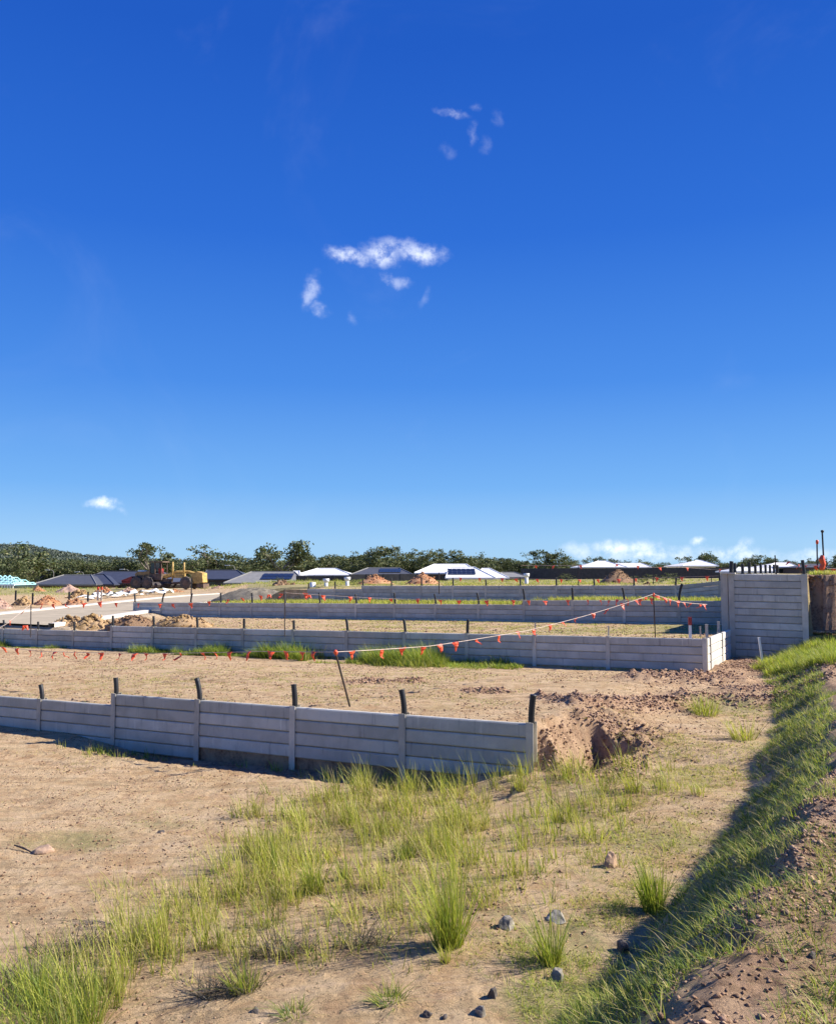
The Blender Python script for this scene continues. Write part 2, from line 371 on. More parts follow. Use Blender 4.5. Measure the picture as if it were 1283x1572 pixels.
# ------------------------------------------------------------------ ground mesh
def rows():
    R = list(np.arange(-4, 1.5, .12)) + list(np.arange(1.5, 3.5, .045))
    t = 3.5
    while t < 10.9: R.append(t); t += .0042 * t
    R += [VW1 - .06, VW1 + .025, VW1 + .035]; t = VW1 + .07
    while t < 14.5: R.append(t); t += .04
    while t < VW2 - .05: R.append(t); t += .0052 * t
    R += [VW2 - .02, VW2 + .025, VW2 + .035]; t = VW2 + .08
    while t < VWT - .05: R.append(t); t += .12
    R += [VWT - .02, VWT + .035, VWT + .045] + list(np.arange(26.2, 27.3, .05)); t = 27.4
    while t < VW3 - .1: R.append(t); t += .16
    R += [VW3 - .04, VW3 + .025, VW3 + .035]; t = VW3 + .1
    while t < VW4 - .2: R.append(t); t += .22
    R += [VW4 - .06, VW4 + .025, VW4 + .035]; t = VW4 + .15
    while t < 4200: R.append(t); t *= 1.0085 if t < 260 else 1.06
    return np.array(sorted(R))
R = rows(); NC = 540
s = np.linspace(0, 1, NC)
Rv = np.maximum(R, 3)
uL = -1.5 * Rv - 2.5; uR = np.interp(Rv, [3, 12, 30, 90, 4200], [2.2, 1.6, 2.5, 12, 1900])
Ug = uL[:, None] + (uR - uL)[:, None] * s[None, :]; Tg = np.repeat(R[:, None], NC, 1)
Zg = H(Ug, Tg); Vg = warpv(Ug, Tg); Xg, Yg = uv2xy(Ug, Vg)
# pixel of each vertex, to shape colour regions measured in the photo
PXg, PYg = proj(Xg, np.maximum(Yg, .5), Zg)
near = np.clip(1.0 - (Tg - 12) / 20, .25, 1)
# clay / disturbed soil mask, with the trench shade painted in
def seg(u, t, a, b, r):
    ax, ay = a; bx, by = b; L2 = (bx - ax) ** 2 + (by - ay) ** 2
    k = np.clip(((u - ax) * (bx - ax) + (t - ay) * (by - ay)) / L2, 0, 1)
    d = np.hypot(u - ax - k * (bx - ax), t - ay - k * (by - ay)); return np.exp(-(d / r) ** 2)
n3 = fbm(Ug * 2.1 + 8, Tg * 2.1, 4, .6)
def px2ut(px, py):
    g = hit(px, py); u_, v_ = xy2uv(g.x, g.y); return float(u_), float(v2t(u_, v_))
BERMS = [((830, 1072), (890, 1080), .16, .14), ((890, 1080), (1060, 1078), .28, .15), ((1060, 1072), (1270, 1040), .35, .16), ((985, 1042), (1120, 1046), .55, .24), ((1120, 1028), (1180, 1018), .5, .12),
         ((545, 1050), (640, 1047), .22, .12), ((725, 1062), (770, 1064), .18, .12), ((1130, 1060), (1283, 1020), .3, .1), ((905, 1112), (940, 1122), .12, .08)]
clay = np.zeros_like(Zg); disp = np.zeros_like(Zg)
for a, b, r, hh in BERMS:
    A, B_ = px2ut(*a), px2ut(*b); mk = seg(Ug, Tg, A, B_, r * (1 + .5 * n3)); m2 = seg(Ug, Tg, A, B_, r * 1.6)
    disp += mk * hh * (.45 + 1.1 * np.abs(fbm(Ug * 3.4, Tg * 3.4, 4, .7))); clay = np.maximum(clay, np.clip(m2 * 1.1, 0, 1))
scarp = (Tg > 11.05) & (Tg < 18) & (Ug > -4.5) & (Ug < -2.2)
sc = sm(Ug, -4.45, -4.0) * (1 - sm(Ug, -3.3, -2.6)) * sm(Tg, 10.7, 11.1) * (1 - sm(Tg, 13.2, 15.5))
clay = np.maximum(clay, sc * .8); clay = np.maximum(clay, pitmask(Ug, Tg) * (Ug > -4.2))
cut = (Ug > -1.5) & (Tg > 26.0) & (Tg < 27.2); clay = np.where(cut, 1, clay)
mr_ = moundramp(Ug, Tg) * (Tg < 27) * (Tg > 0)
moundtop = sm(mr_, .8, 1.0) * (Tg < 26); clay = np.maximum(clay, moundtop * .8)
clay = np.maximum(clay, sm(Ug, -3.5, -3.2) * (Tg > VW2) * (Tg < VWT) * .8)
trench_shade = sm(Tg, 10.1, 10.6) * (Tg < VW1 + .03) * sm(-Ug, 5.0, 5.7) * (1 - sm(-Ug, 11.5, 12.5)); clay = np.maximum(clay, trench_shade)  # darker soil colour painted in for the undercut shade below the nearest wall
# clod relief
rough = (.35 + .8 * clay) * (1 - .45 * moundtop)
c1 = np.abs(fbm(Ug * 5.5, Tg * 5.5, 3, .6)); c2 = fbm(Ug * 15 + 3, Tg * 15, 2, .6); c3 = fbm(Ug * 38, Tg * 38 + 7, 1)
streak = fbm(Ug * .45, Tg * 5.0, 3, .6) * (Tg > VW1 + .2) * (Tg < VW2)
relief = .028 * streak + .055 * (c1 - .25) * rough + (.007 * c2 * (Tg < 30) + .0035 * c3 * (Tg < 14)) * (.7 + rough)
def rut(t0, wob, u0, u1):
    c_ = t0 + wob * np.sin(Ug * .23) + .08 * fbm(Ug * .4, Ug * 0 + t0, 2)
    return np.exp(-((Tg - c_) / .17) ** 4) * sm(Ug, u0, u0 + 2) * (1 - sm(Ug, u1 - 2, u1)) * (.55 + .45 * np.clip(fbm(Ug * .6 + t0, Tg * .6, 2) * 3 + .6, 0, 1))
for t0, wob, u0, u1 in ((8.1, .5, -17, -5.5), (9.5, .5, -17, -6.5), (14.6, .7, -26, -4.5), (16.3, .7, -26, -4.5), (18.6, -.4, -28, -3.5), (20.0, -.4, -28, -3.5)):
    k_ = rut(t0, wob, u0, u1); relief += k_ * (-.022 + .010 * np.sign(np.sin(Ug * 34 + 9 * np.abs(Tg - t0)))) ; clay = np.maximum(clay, .35 * k_)
gz_ = sm(Ug, -4.4, -4.0) * (1 - sm(Ug, -3.0, -2.6)) * sm(Tg, 11.08, 11.3) * (1 - sm(Tg, 14, 15))
relief += gz_ * (.17 * fbm(Ug * 3.2, Tg * 3.2, 5, .75) + .06 * np.abs(fbm(Ug * 9, Tg * 9 + 4, 2)))
edge = np.ones_like(Zg)
for vw in (VW1, VW2, VW3, VW4, VWT): edge = np.minimum(edge, np.where(np.abs(Tg - vw - .03) < .3, .25 + .75 * np.abs(Tg - vw - .03) / .3, 1))
farfade = np.clip(1.3 - Tg / 60, 0, 1)
Zg = Zg + relief * edge * farfade + disp * edge
# rough cut face
cf = (Ug > -1.5) & (Tg > 26.3) & (Tg < 27.2); Tn = .12 * fbm(Ug * 3.0, Zg * 4.0, 3)
Xg = Xg + np.where(cf, SU * Tn, 0); Yg = Yg + np.where(cf, CU * Tn, 0)
# wheel marks on the terrace
for (a, b) in (((60, 1040), (700, 1048)), ((250, 1025), (800, 1035)), ((0, 1100), (60, 1095))): pass
# green mask
gm = np.zeros_like(Zg)
def blob(px, py, rx, ry, st):
    global gm
    gm = np.maximum(gm, st * np.exp(-((PXg - px) / rx) ** 2 - ((PYg - py) / ry) ** 2) * (Tg > 1))
for b in [(300, 1058, 330, 16, .32), (520, 1040, 260, 14, .25), (80, 1065, 110, 14, .3), (690, 1085, 120, 14, .4), (760, 1020, 180, 10, .35), (110, 1290, 120, 26, .65), (250, 1265, 120, 20, .5), (20, 1150, 120, 14, .3), (180, 1165, 120, 12, .35), (560, 1290, 190, 80, .5), (300, 1420, 210, 75, .45),
          (70, 1520, 120, 60, .9), (650, 1400, 120, 80, .35), (870, 1275, 110, 60, .5), (1050, 1200, 130, 40, .55), (1010, 1290, 140, 45, .62), (930, 1340, 110, 40, .5), (860, 1450, 120, 60, .7), (880, 1540, 150, 50, .9), (780, 1400, 80, 40, .5), (430, 1185, 60, 10, .5),
          (1120, 1085, 90, 16, .7), (1160, 1140, 60, 40, .5), (1000, 1150, 90, 20, .35), (1250, 1000, 80, 22, .9), (600, 960, 400, 9, .45), (900, 968, 220, 10, .55), (1060, 965, 90, 12, .9), (640, 912, 420, 9, .95), (1060, 918, 120, 8, .9)]: blob(*b)
gm = np.where((mr_ > .08) & (Tg > 0) & (Tg < 26), np.maximum(gm, .85 * sm(mr_, .05, .3) * (1 - .72 * moundtop)), gm)
gm = np.where((Tg > VW4 + .5) & (PXg > 380), np.maximum(gm, .75 * sm(Tg, 43, 47)), gm)
gm = np.where((Tg > 88), .95, gm); gm = np.where((Tg > 70) & (PXg < 420), np.maximum(gm, sm(Yg, 98, 104) * .9), gm)
gm = np.where((Tg > VWT) & (Tg < 45) & (Ug > -3.4) & ~cf, .6, gm)
gm = np.where((PYg > 893) & (PYg < 913) & (PXg < 190) & (Tg > 40), .8, gm)
roadm = sm(Xg, -21.8, -20.4) * (1 - sm(Xg, -13.6, -12.6)) * (Tg > VW2 + .1) * (1 - sm(Yg, 72, 82))
Zg = Zg * (1 - roadm) + np.where(roadm > 0, -2.12, Zg) * roadm
Zg = np.where(roadm > .5, np.minimum(Zg, -2.09), Zg)
gm = gm * (1 - roadm) * (1 - trench_shade)
clay = clay * .9
idx = np.arange(len(R) * NC).reshape(len(R), NC)
FQ = np.stack([idx[:-1, :-1], idx[:-1, 1:], idx[1:, 1:], idx[1:, :-1]], -1).reshape(-1, 4)
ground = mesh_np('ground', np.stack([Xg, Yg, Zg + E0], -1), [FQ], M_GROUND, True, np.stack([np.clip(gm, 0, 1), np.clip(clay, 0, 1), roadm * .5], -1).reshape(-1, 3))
tag(ground, kind='structure')
_sf = np.ones((len(R) - 1, NC - 1), bool); _tm = (R[:-1] + R[1:]) / 2
for vw in (VW1, VW2, VW3, VW4, VWT): _sf[np.abs(_tm - vw - .03) < .07] = False
ground.data.polygons.foreach_set('use_smooth', _sf.ravel())
def ground_z(X, Y):      # detailed relief by nearest vertex
    u, v = xy2uv(np.asarray(X, float), np.asarray(Y, float)); t = v2t(u, v)
    i = np.clip(np.searchsorted(R, t), 1, len(R) - 1); i = np.where(np.abs(R[i - 1] - t) < np.abs(R[i] - t), i - 1, i)
    j = np.clip(np.round((u - uL[i]) / (uR[i] - uL[i]) * (NC - 1)).astype(int), 0, NC - 1)
    return Zg[i, j] + E0
MBt = MB(); MBt.add([(-6000, -3000, E0 - 9), (6000, -3000, E0 - 9), (6000, 8000, E0 - 9), (-6000, 8000, E0 - 9)], [(0, 1, 2, 3)])
tag(MBt.build('terrain', simple('far_grassland', (.16, .17, .06), .95, var=.3, scale=.02)), kind='structure')

# road with pale kerbs
def road_c(Y): return -16.9 + (0.0 if Y < 62 else ((Y - 62) / 28) ** 2 * 6.0)
mr = MB(); ys = list(np.arange(32, 92, 2.0))
def strip(x0, x1, z, th=None):
    m = MB(); n = len(ys)
    for y in ys:
        ya_ = max(y, (21.75 - SU * (road_c(y) + x0)) / CU); yb_ = max(y, (21.75 - SU * (road_c(y) + x1)) / CU)
        m.v += [(road_c(y) + x0, ya_, E0 + z - (.15 if th else 0)), (road_c(y) + x0, ya_, E0 + z), (road_c(y) + x1, yb_, E0 + z), (road_c(y) + x1, yb_, E0 + z - (.15 if th else 0))]
    for i in range(n - 1):
        for k in range(3): m.f.append((i * 4 + k, i * 4 + k + 1, i * 4 + 5 + k, i * 4 + 4 + k))
    return m
M_ROAD = simple('gravel_road_base', (.40, .335, .235), .95, var=.12, scale=1.2, bump=.6, bscale=22)
M_ROADP = simple('pale_gravel_verge', (.50, .45, .36), .95, var=.12, scale=1.2, bump=.6, bscale=22)
tag(strip(-3.0, 2.75, -2.03).build('road', M_ROAD), kind='structure')
tag(strip(2.75, 3.05, -1.96, 1).build('kerb', M_KERB), kind='structure')
tag(strip(-3.25, -3.0, -1.96, 1).build('kerb', M_KERB), kind='structure')
tag(strip(-4.3, -3.26, -2.015).build('road_verge', M_ROADP), kind='structure')

# ------------------------------------------------------------------ retaining walls
_pc = {}
def sleeper_mesh(L, hgt=.2, mat=None):
    k = ('s', round(L, 2), mat.name)
    if k not in _pc:
        c = .017; d = .075; g = .005; h = hgt / 2 - g
        prof = [(0, -h + c), (c, -h), (d, -h), (d, h), (c, h), (0, h - c)]
        _pc[k] = MB().prism(prof, -L / 2, L / 2).mesh('sleeper', mat)
    return _pc[k]
def post_mesh(L, w_=.11, d=.13):
    k = ('p', round(L, 2), w_)
    if k not in _pc:
        f = .009; b = .007; W = w_ / 2
        prof = [(-W, -.02), (W, -.02), (W, -.02 + f), (b, -.02 + f), (b, d - f), (W, d - f), (W, d), (-W, d), (-W, d - f), (-b, d - f), (-b, -.02 + f), (-W, -.02 + f)]
        _pc[k] = MB().prism(prof, -L, 0, 'z').mesh('post', M_POST)
    return _pc[k]
def sleeve_mesh(L, bend, r):
    pts = []; n = 6
    for i in range(n + 1):
        q = i / n; pts.append((bend * q * q, .055, L * q))
    m = MB(); rr = []; pp = []
    for i in range(len(pts) - 1):        # corrugation
        for k in range(4):
            q = k / 4; pp.append(Vector(pts[i]).lerp(Vector(pts[i + 1]), q)); rr.append(r * (1.0 if k % 2 else .88))
    pp.append(Vector(pts[-1])); rr.append(r)
    m.tube(pp, rr, 10); return m
def wall(name, label, P0, d, bays, top, nrow, bottom_extra=.3, mat=None, sleeves=None, posts=None, blen=None, postw=.11, group=None, post_top=None, pcopy=None):
    """P0 (X,Y) of post 0, d unit direction; local +x runs along d, +y is the back of the wall. top(s)->h"""
    ang = math.atan2(d[1], d[0]); r = empty(name, (P0[0], P0[1], E0), ang)
    tag(r, label, 'retaining wall', group)
    # keep local +y at the back: if the wall runs leftwards flip the local y offset
    sy = pcopy if pcopy is not None else 1
    xs = [0]
    for b in bays: xs.append(xs[-1] + b)
    for i, b in enumerate(bays):
        x0, x1 = xs[i], xs[i + 1]; t0 = top(x0 + 1e-4); t1 = top(x1 - 1e-4); nr = nrow(i) if callable(nrow) else nrow
        for k in range(nr):
            o = bpy.data.objects.new('sleeper', sleeper_mesh(b - .03, .2, mat or M_SLEEP))
            o.location = ((x0 + x1) / 2 + random.uniform(-.004, .004), sy * random.uniform(-.003, .003), (t0 + t1) / 2 - .1 - .2 * k)
            o.rotation_euler = (0 if sy > 0 else 0, -math.atan2(t1 - t0, b) * 1.0, 0)
            if sy < 0: o.rotation_euler = (0, math.atan2(t1 - t0, b), math.pi)
            link(o, r)
    for i, x in enumerate(xs):
        if posts and i not in posts: continue
        th_ = max(top(x - 1e-3 if i else x), top(x + 1e-3)); nr = nrow(min(i, len(bays) - 1)) if callable(nrow) else nrow
        o = bpy.data.objects.new('post', post_mesh(nr * .2 + bottom_extra, postw)); o.location = (x, 0, th_ + .015)
        if sy < 0: o.rotation_euler = (0, 0, math.pi)
        link(o, r)
        if sleeves and sleeves[i]:
            L, bend, rad = sleeves[i]
            sv = sleeve_mesh(L, bend * sy, rad).build('pipe_sleeve', M_BLACK, r, True, (x, 0, th_ - .01))
            if sy < 0: sv.rotation_euler = (0, 0, math.pi)
    return r
def dirn(a, b): L = math.hypot(a, b); return (a / L, b / L), L
# wall 1 (nearest).  runs leftwards from its right end
d1, L1 = dirn(-1.77, .935)
def sl(n, L, r, bends): return [(L * random.uniform(.88, 1.1), bends[i % len(bends)], r) for i in range(n)]
s1 = [(.40, -.035, .047), (.37, .05, .047), (.36, .03, .047), (.37, .085, .045), (.30, .03, .045), (.28, .06, .043), (.3, .03, .045), (.3, .05, .045), (.3, 0, .045), (.3, 0, .045)]
wall('retaining_wall', 'nearest grey concrete sleeper retaining wall, black bent sleeves on its posts, shadow gap beneath', (1.54, 11.66), d1, [L1] * 9,
     lambda s_: -2.088 - .0172 * s_ - (.2 if s_ > 4 * L1 else 0), lambda i: 5 if i == 3 else 4, .22, sleeves=s1, pcopy=-1)
# wall 2
d2, L2 = dirn(-1.77, .94)
s2 = [None, None] + [(.36, .02, .045)] + [(random.uniform(.30, .4), random.choice([.0, .03, .05, .02]), .042) for _ in range(12)]
s2[2] = (.40, -.02, .047)
P2 = Vector((4.91, 21.77)); P2c = P2 - Vector(d2) * 2.4
wall('retaining_wall', 'long second sleeper wall with green weeds along its foot, behind the low orange bunting', (P2c.x, P2c.y), d2, [2.4] + [L2] * 14,
     lambda s_: -1.675 - .0148 * (s_ - 2.4) - (.2 if s_ > 9 * L2 + 2.4 else 0), 4, .25, sleeves=[None] + s2, pcopy=-1)
# return of wall 2, sunlit, towards the tall wall
rd, _ = dirn(SU, CU)
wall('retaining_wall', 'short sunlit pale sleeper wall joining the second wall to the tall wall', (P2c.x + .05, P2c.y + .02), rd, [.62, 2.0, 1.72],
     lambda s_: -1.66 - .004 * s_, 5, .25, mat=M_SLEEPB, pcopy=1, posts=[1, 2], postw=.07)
# tall wall
PT = Vector((9.13, 24.62)); dt, _ = dirn(CU, -SU)
tw = wall('retaining_wall', 'tall twelve sleeper grey retaining wall at the right, one bay wide, beside the earth bank', (PT.x + .07, PT.y - .03), dt, [1.95],
     lambda s_: -.055 - .01 * s_, 14, .3, postw=.16, sleeves=[(.38, .02, .06), (.42, -.03, .05)], pcopy=1)
mc = MB().box((-.2, .1, -1.45), (.2, .16, 2.8)); mc.build('corner_column', M_POST, tw)
mc = MB().box((-.06, .04, .0), (.36, .24, .03)); mc.build('cap_plate', M_KERB, tw, loc=(0, 0, -.04))
sd_, _ = dirn(.465, .885)
wall('retaining_wall', 'side wall running back behind the tall wall, only its row of black post sleeves showing', (PT.x + .93, PT.y + 1.77), sd_, [2.0] * 8,
     lambda s_: -.07, 9, .3, sleeves=[(random.uniform(.34, .42), random.uniform(-.03, .03), .055) for _ in range(9)], pcopy=1)
# wall 3
d3, L3 = dirn(-1.74, .99)
P3 = Vector((7.68, 31.27)); P3s = P3 - Vector(d3) * L3 * 3
s3 = [(random.uniform(.42, .5), random.choice([-.08, .04, .05, .08, .02, .06]), .045) for _ in range(20)]
s3[2] = (.62, -.12, .05); s3[15] = (.5, -.16, .045)
wall('retaining_wall', 'third sleeper wall in blue shade below a green grass strip, orange flags strung before it', (P3s.x, P3s.y), d3, [L3] * 16,
     lambda s_: -1.065 - .0135 * (s_ - 3 * L3) - (.18 if s_ > 5 * L3 else 0), lambda i: 5, .25, sleeves=s3, pcopy=-1)
d4, L4 = dirn(-1.72, 1.03)
P4 = Vector((10.5, 40.76)); P4s = P4 - Vector(d4) * L4 * 4
s4 = [(random.uniform(.34, .46), random.choice([0, .03, -.03, .02]), .045) for _ in range(20)]
wall('retaining_wall', 'farthest sleeper wall, below the earth heaps and the white houses', (P4s.x, P4s.y), d4, [L4] * 14,
     lambda s_: -.66 - .0098 * (s_ - 4 * L4) - (.18 if s_ > 12 * L4 else 0) + (.2 if s_ < 2.6 * L4 else 0), lambda i: 5 if i < 3 else 4, .25, sleeves=s4, pcopy=-1)

# ------------------------------------------------------------------ grass blades
def inpoly(px, py, poly):
    r = np.zeros(len(px), bool); j = len(poly) - 1
    for i in range(len(poly)):
        xi, yi = poly[i]; xj, yj = poly[j]
        c = ((yi > py) != (yj > py)) & (px < (xj - xi) * (py - yi) / (yj - yi + 1e-9) + xi); r ^= c; j = i
    return r
def scatter(n, u0, u1, t0, t1, poly=None, extra=None):
    u = RNG.uniform(u0, u1, n); t = RNG.uniform(t0, t1, n); X, Y = uv2xy(u, warpv(u, t)); Z = ground_z(X, Y)
    k = np.ones(n, bool)
    if poly is not None:
        px, py = proj(X, Y, Z - E0)
        # ragged edge
        px = px + 75 * (fbm(X * 1.7, Y * 1.7, 3)) ; py = py + 22 * fbm(X * 2.1 + 50, Y * 2.1, 3)
        k &= inpoly(px, py, poly)
    if extra is not None: k &= extra(X, Y, u, t)
    return np.stack([X[k], Y[k], Z[k]], -1)
GREENS = 1.12 * np.array([(.33, .36, .07), (.42, .43, .09), (.22, .29, .06), (.50, .46, .14), (.13, .19, .05), (.52, .43, .22)])
def blades(base, length, width, lean, col, seg_=3, curl=.35, az=None, wind=(-.12, -.03)):
    """vectorised curved blades; base (n,3), col (n,3)"""
    n = len(base); az = RNG.uniform(0, 2 * math.pi, n) if az is None else az
    d = np.stack([np.cos(az), np.sin(az), np.zeros(n)], -1); wa = az + math.pi / 2 + RNG.normal(0, .5, n)
    wd = np.stack([np.cos(wa), np.sin(wa), np.zeros(n)], -1)
    vs = []; cs = []
    for k in range(seg_ + 1):
        q = k / seg_; off = lean * q + curl * lean * q * q
        up = q * length * np.sqrt(np.clip(1 - (np.minimum(lean, .95) * .75 * q) ** 2, .12, 1))
        c = base + d * (off * length)[:, None] + np.array([[wind[0], wind[1], 0]]) * (q * q * length)[:, None]; c[:, 2] += up
        wq = width * (1 - q ** 1.6) * .5 + .0004
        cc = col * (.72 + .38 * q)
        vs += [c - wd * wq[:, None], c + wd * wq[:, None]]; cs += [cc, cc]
    V = np.stack(vs, 1); C_ = np.stack(cs, 1); V = V[:, :-1]; C_ = C_[:, :-1]; m = 2 * seg_ + 1
    b = (np.arange(n) * m)[:, None]; F_ = []
    for k in range(seg_ - 1): F_.append(b + np.array([[2 * k, 2 * k + 1, 2 * k + 3, 2 * k + 2]]))
    k = seg_ - 1; T_ = b + np.array([[2 * k, 2 * k + 1, 2 * k + 2]])
    return V.reshape(-1, 3), np.concatenate(F_), T_, C_.reshape(-1, 3)
class Gr:
    def __init__(s): s.V = []; s.F = []; s.T = []; s.C = []; s.n = 0
    def add(s, V, F_, T_, C_): s.V.append(V); s.F.append(F_ + s.n); s.T.append(T_ + s.n); s.C.append(C_); s.n += len(V)
    def build(s, name, label, group=None, kind='stuff', cat='grass', org=None):
        V = np.concatenate(s.V)
        if org is not None: V = V - np.array(org)[None]
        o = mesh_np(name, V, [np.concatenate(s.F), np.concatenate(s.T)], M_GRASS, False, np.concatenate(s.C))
        if org is not None: o.location = org
        return tag(o, label, cat, group, kind)
def pick(n, w_): return GREENS[RNG.choice(len(GREENS), n, p=np.array(w_) / sum(w_))] * RNG.uniform(.75, 1.2, (n, 1))
def tuft(g, c, nb, hgt, spread, wts, width=.0055, lean=.28, seg_=3, wind=(-.12, -.03), seeds=0.0):
    a = RNG.uniform(0, 2 * math.pi, nb); r = spread * np.sqrt(RNG.random(nb))
    b = np.stack([c[0] + r * np.cos(a), c[1] + r * np.sin(a), np.full(nb, c[2] - .015)], -1)
    L = hgt * RNG.uniform(.45, 1.08, nb) * (1 - .35 * r / max(spread, 1e-3) * RNG.random(nb))
    le = np.abs(RNG.normal(0, lean, nb)) + .03 + .25 * r / max(spread, 1e-3) * lean
    az = a + RNG.normal(0, .7, nb)
    g.add(*blades(b, L, np.full(nb, width) * RNG.uniform(.7, 1.3, nb), le, pick(nb, wts), seg_, az=az, wind=wind))
YG = [3, 4, 1, 4, .5, 2.4]; DG = [2, 1, 3, .4, 3, .4]; DRY = [.5, .8, .2, 2, .1, 5]; MG = [3, 2, 3, 1, 2, .8]
W = lambda Y: .0048 + .00042 * max(Y - 5, 0)
def stand(g, poly, n, hpx, nb, wts, u=(-9, 0), t=(2.2, 11), lean=.26, hj=.5, spread=.06, dens=None):
    pts = scatter(n, u[0], u[1], t[0], t[1], poly, dens)
    for c in pts:
        h_ = hpx * c[1] / F * RNG.uniform(1 - hj, 1 + hj * .6)
        tuft(g, c, max(3, int(nb * RNG.uniform(.5, 1.3))), h_, spread, wts, W(c[1]), lean)
patchy = lambda thr, sc=1.6: (lambda X, Y, u_, t_: fbm(X * sc + 7, Y * sc + 3, 3) > thr)
g = Gr()
POLY_MAIN = [(375, 1300), (400, 1255), (500, 1230), (560, 1200), (640, 1190), (735, 1200), (748, 1270), (735, 1320), (640, 1330), (600, 1320), (520, 1320), (420, 1330)]
stand(g, POLY_MAIN, 4200, 52, 10, YG, t=(5.2, 10.5), dens=patchy(-.06, 2.6))
POLY_MID = [(230, 1480), (215, 1400), (260, 1360), (330, 1345), (400, 1310), (480, 1330), (480, 1390), (420, 1440), (330, 1480)]
stand(g, POLY_MID, 3800, 76, 10, YG, t=(4.2, 9), dens=patchy(-.1, 2.6))
POLY_LL = [(60, 1572), (90, 1470), (160, 1420), (260, 1420), (300, 1470), (230, 1510), (150, 1560)]
stand(g, POLY_LL, 3000, 86, 11, YG, t=(3, 8), dens=patchy(-.12, 2.6))
POLY_L0 = [(-160, 1700), (-160, 1530), (0, 1530), (90, 1520), (170, 1560), (130, 1640), (60, 1750)]
stand(g, POLY_L0, 1700, 110, 30, [4, 3, 4, 1, 2, .5], u=(-9, 0), t=(1.8, 6.5), lean=.42)
POLY_C = [(540, 1420), (540, 1345), (600, 1330), (740, 1330), (800, 1330), (815, 1360), (740, 1385), (680, 1425), (640, 1450), (600, 1440)]
stand(g, POLY_C, 1500, 84, 10, YG, t=(4.5, 9), dens=patchy(-.08, 3))
stand(g, [(830, 1300), (825, 1255), (870, 1225), (940, 1235), (940, 1290), (900, 1310)], 1200, 66, 18, YG, u=(-6, 1), t=(6, 11), dens=patchy(-.1, 2))
stand(g, [(740, 1370), (750, 1310), (810, 1300), (820, 1350)], 600, 80, 14, YG, u=(-6, 1), t=(5, 10), dens=patchy(-.1, 2))
stand(g, [(840, 1200), (850, 1170), (910, 1160), (985, 1180), (980, 1215), (900, 1210)], 1300, 44, 9, YG, u=(-6, 1), t=(8, 13), dens=patchy(.0, 2))
stand(g, [(520, 1215), (560, 1190), (700, 1175), (830, 1172), (830, 1200), (700, 1210)], 900, 40, 8, YG, u=(-8, -2), t=(8, 10.9), dens=patchy(-.02, 2))
stand(g, [(330, 1490), (400, 1400), (470, 1330), (600, 1330), (620, 1440), (480, 1490)], 2600, 52, 8, [3, 3, 1.5, 3, 1, 4], t=(4, 7), dens=patchy(.05, 2))
stand(g, [(80, 1150), (80, 1140), (560, 1195), (560, 1210)], 1600, 16, 6, MG, u=(-16, -4), t=(9.5, 10.9), dens=patchy(.12, 2))
# dry brown understorey inside the stands
for pl in (POLY_MAIN, POLY_MID, POLY_LL, POLY_C):
    stand(g, pl, 2400, 32, 9, DRY, t=(3, 10.9), lean=.6)
stand(g, [(60, 1500), (120, 1420), (380, 1230), (760, 1180), (1040, 1180), (1080, 1300), (900, 1400), (700, 1500), (400, 1500), (200, 1540)], 4200, 26, 6, [2, 2, 2, 3, 2, 5], (-9, 0), (3, 11), lean=.7, hj=.7, dens=patchy(.02, 3))
stand(g, [(740, 1340), (735, 1200), (1000, 1165), (1020, 1240), (860, 1350)], 1300, 48, 9, YG, u=(-6, 0), t=(7, 12), dens=patchy(.04, 2.4))
stand(g, [(-20, 918), (-20, 901), (200, 897), (200, 902), (120, 912)], 2600, 5, 8, [3, 3, 2, 2, 1, 1], u=(-95, -30), t=(40, 95), lean=.6, spread=.5)
stand(g, [(300, 899), (320, 890), (560, 889), (560, 897), (420, 899)], 3200, 5, 8, [3, 3, 2, 2, 1, 1], u=(-70, -20), t=(50, 100), lean=.6, spread=.5)
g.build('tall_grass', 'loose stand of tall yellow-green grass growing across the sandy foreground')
# low ground cover, bare tints already in the soil
g = Gr()
def lowgrass(poly, n, h_, nb, wts, u, t, lean=.9, thr=-.1, sp=.05, sc=2.0):
    for c in scatter(n, u[0], u[1], t[0], t[1], poly, patchy(thr, sc)):
        tuft(g, c, nb, h_ * RNG.uniform(.6, 1.3), sp, wts, W(c[1]) * .85, lean, 2, wind=(0, 0))
lowgrass([(820, 1640), (780, 1500), (830, 1430), (930, 1400), (1020, 1380), (960, 1480), (870, 1640)], 9000, .09, 7, MG, (-4, 0), (3, 8))
lowgrass([(700, 1480), (720, 1400), (830, 1370), (1000, 1340), (1040, 1380), (900, 1440), (820, 1500)], 5600, .065, 6, YG, (-5, 0), (4, 8), thr=-.1)
lowgrass([(850, 1400), (880, 1320), (960, 1270), (1100, 1240), (1130, 1280), (1040, 1360), (960, 1400)], 8500, .07, 6, YG, (-5, 0), (5, 11), thr=-.2)
lowgrass([(940, 1270), (960, 1170), (1060, 1130), (1160, 1160), (1140, 1240), (1060, 1270)], 8500, .075, 5, [2, 3, 1, 3, .5, 3], (-5, 0), (7, 14), thr=-.15)
lowgrass([(860, 1140), (900, 1060), (1100, 1090), (1210, 1080), (1180, 1160), (1000, 1150)], 3000, .05, 5, DRY, (-5, 0), (11, 20), thr=.05)
lowgrass([(1080, 1100), (1090, 1080), (1220, 1068), (1230, 1090), (1160, 1105)], 1600, .08, 9, MG, (-4, 0), (12, 20), thr=-.2)
lowgrass([(0, 1310), (0, 1230), (330, 1200), (330, 1270), (160, 1320)], 9000, .03, 5, MG, (-16, -2), (6, 10.5), thr=.06)
lowgrass([(0, 1180), (0, 1140), (500, 1180), (450, 1220)], 7000, .035, 5, DRY, (-16, -2), (7, 10.6), thr=.12)
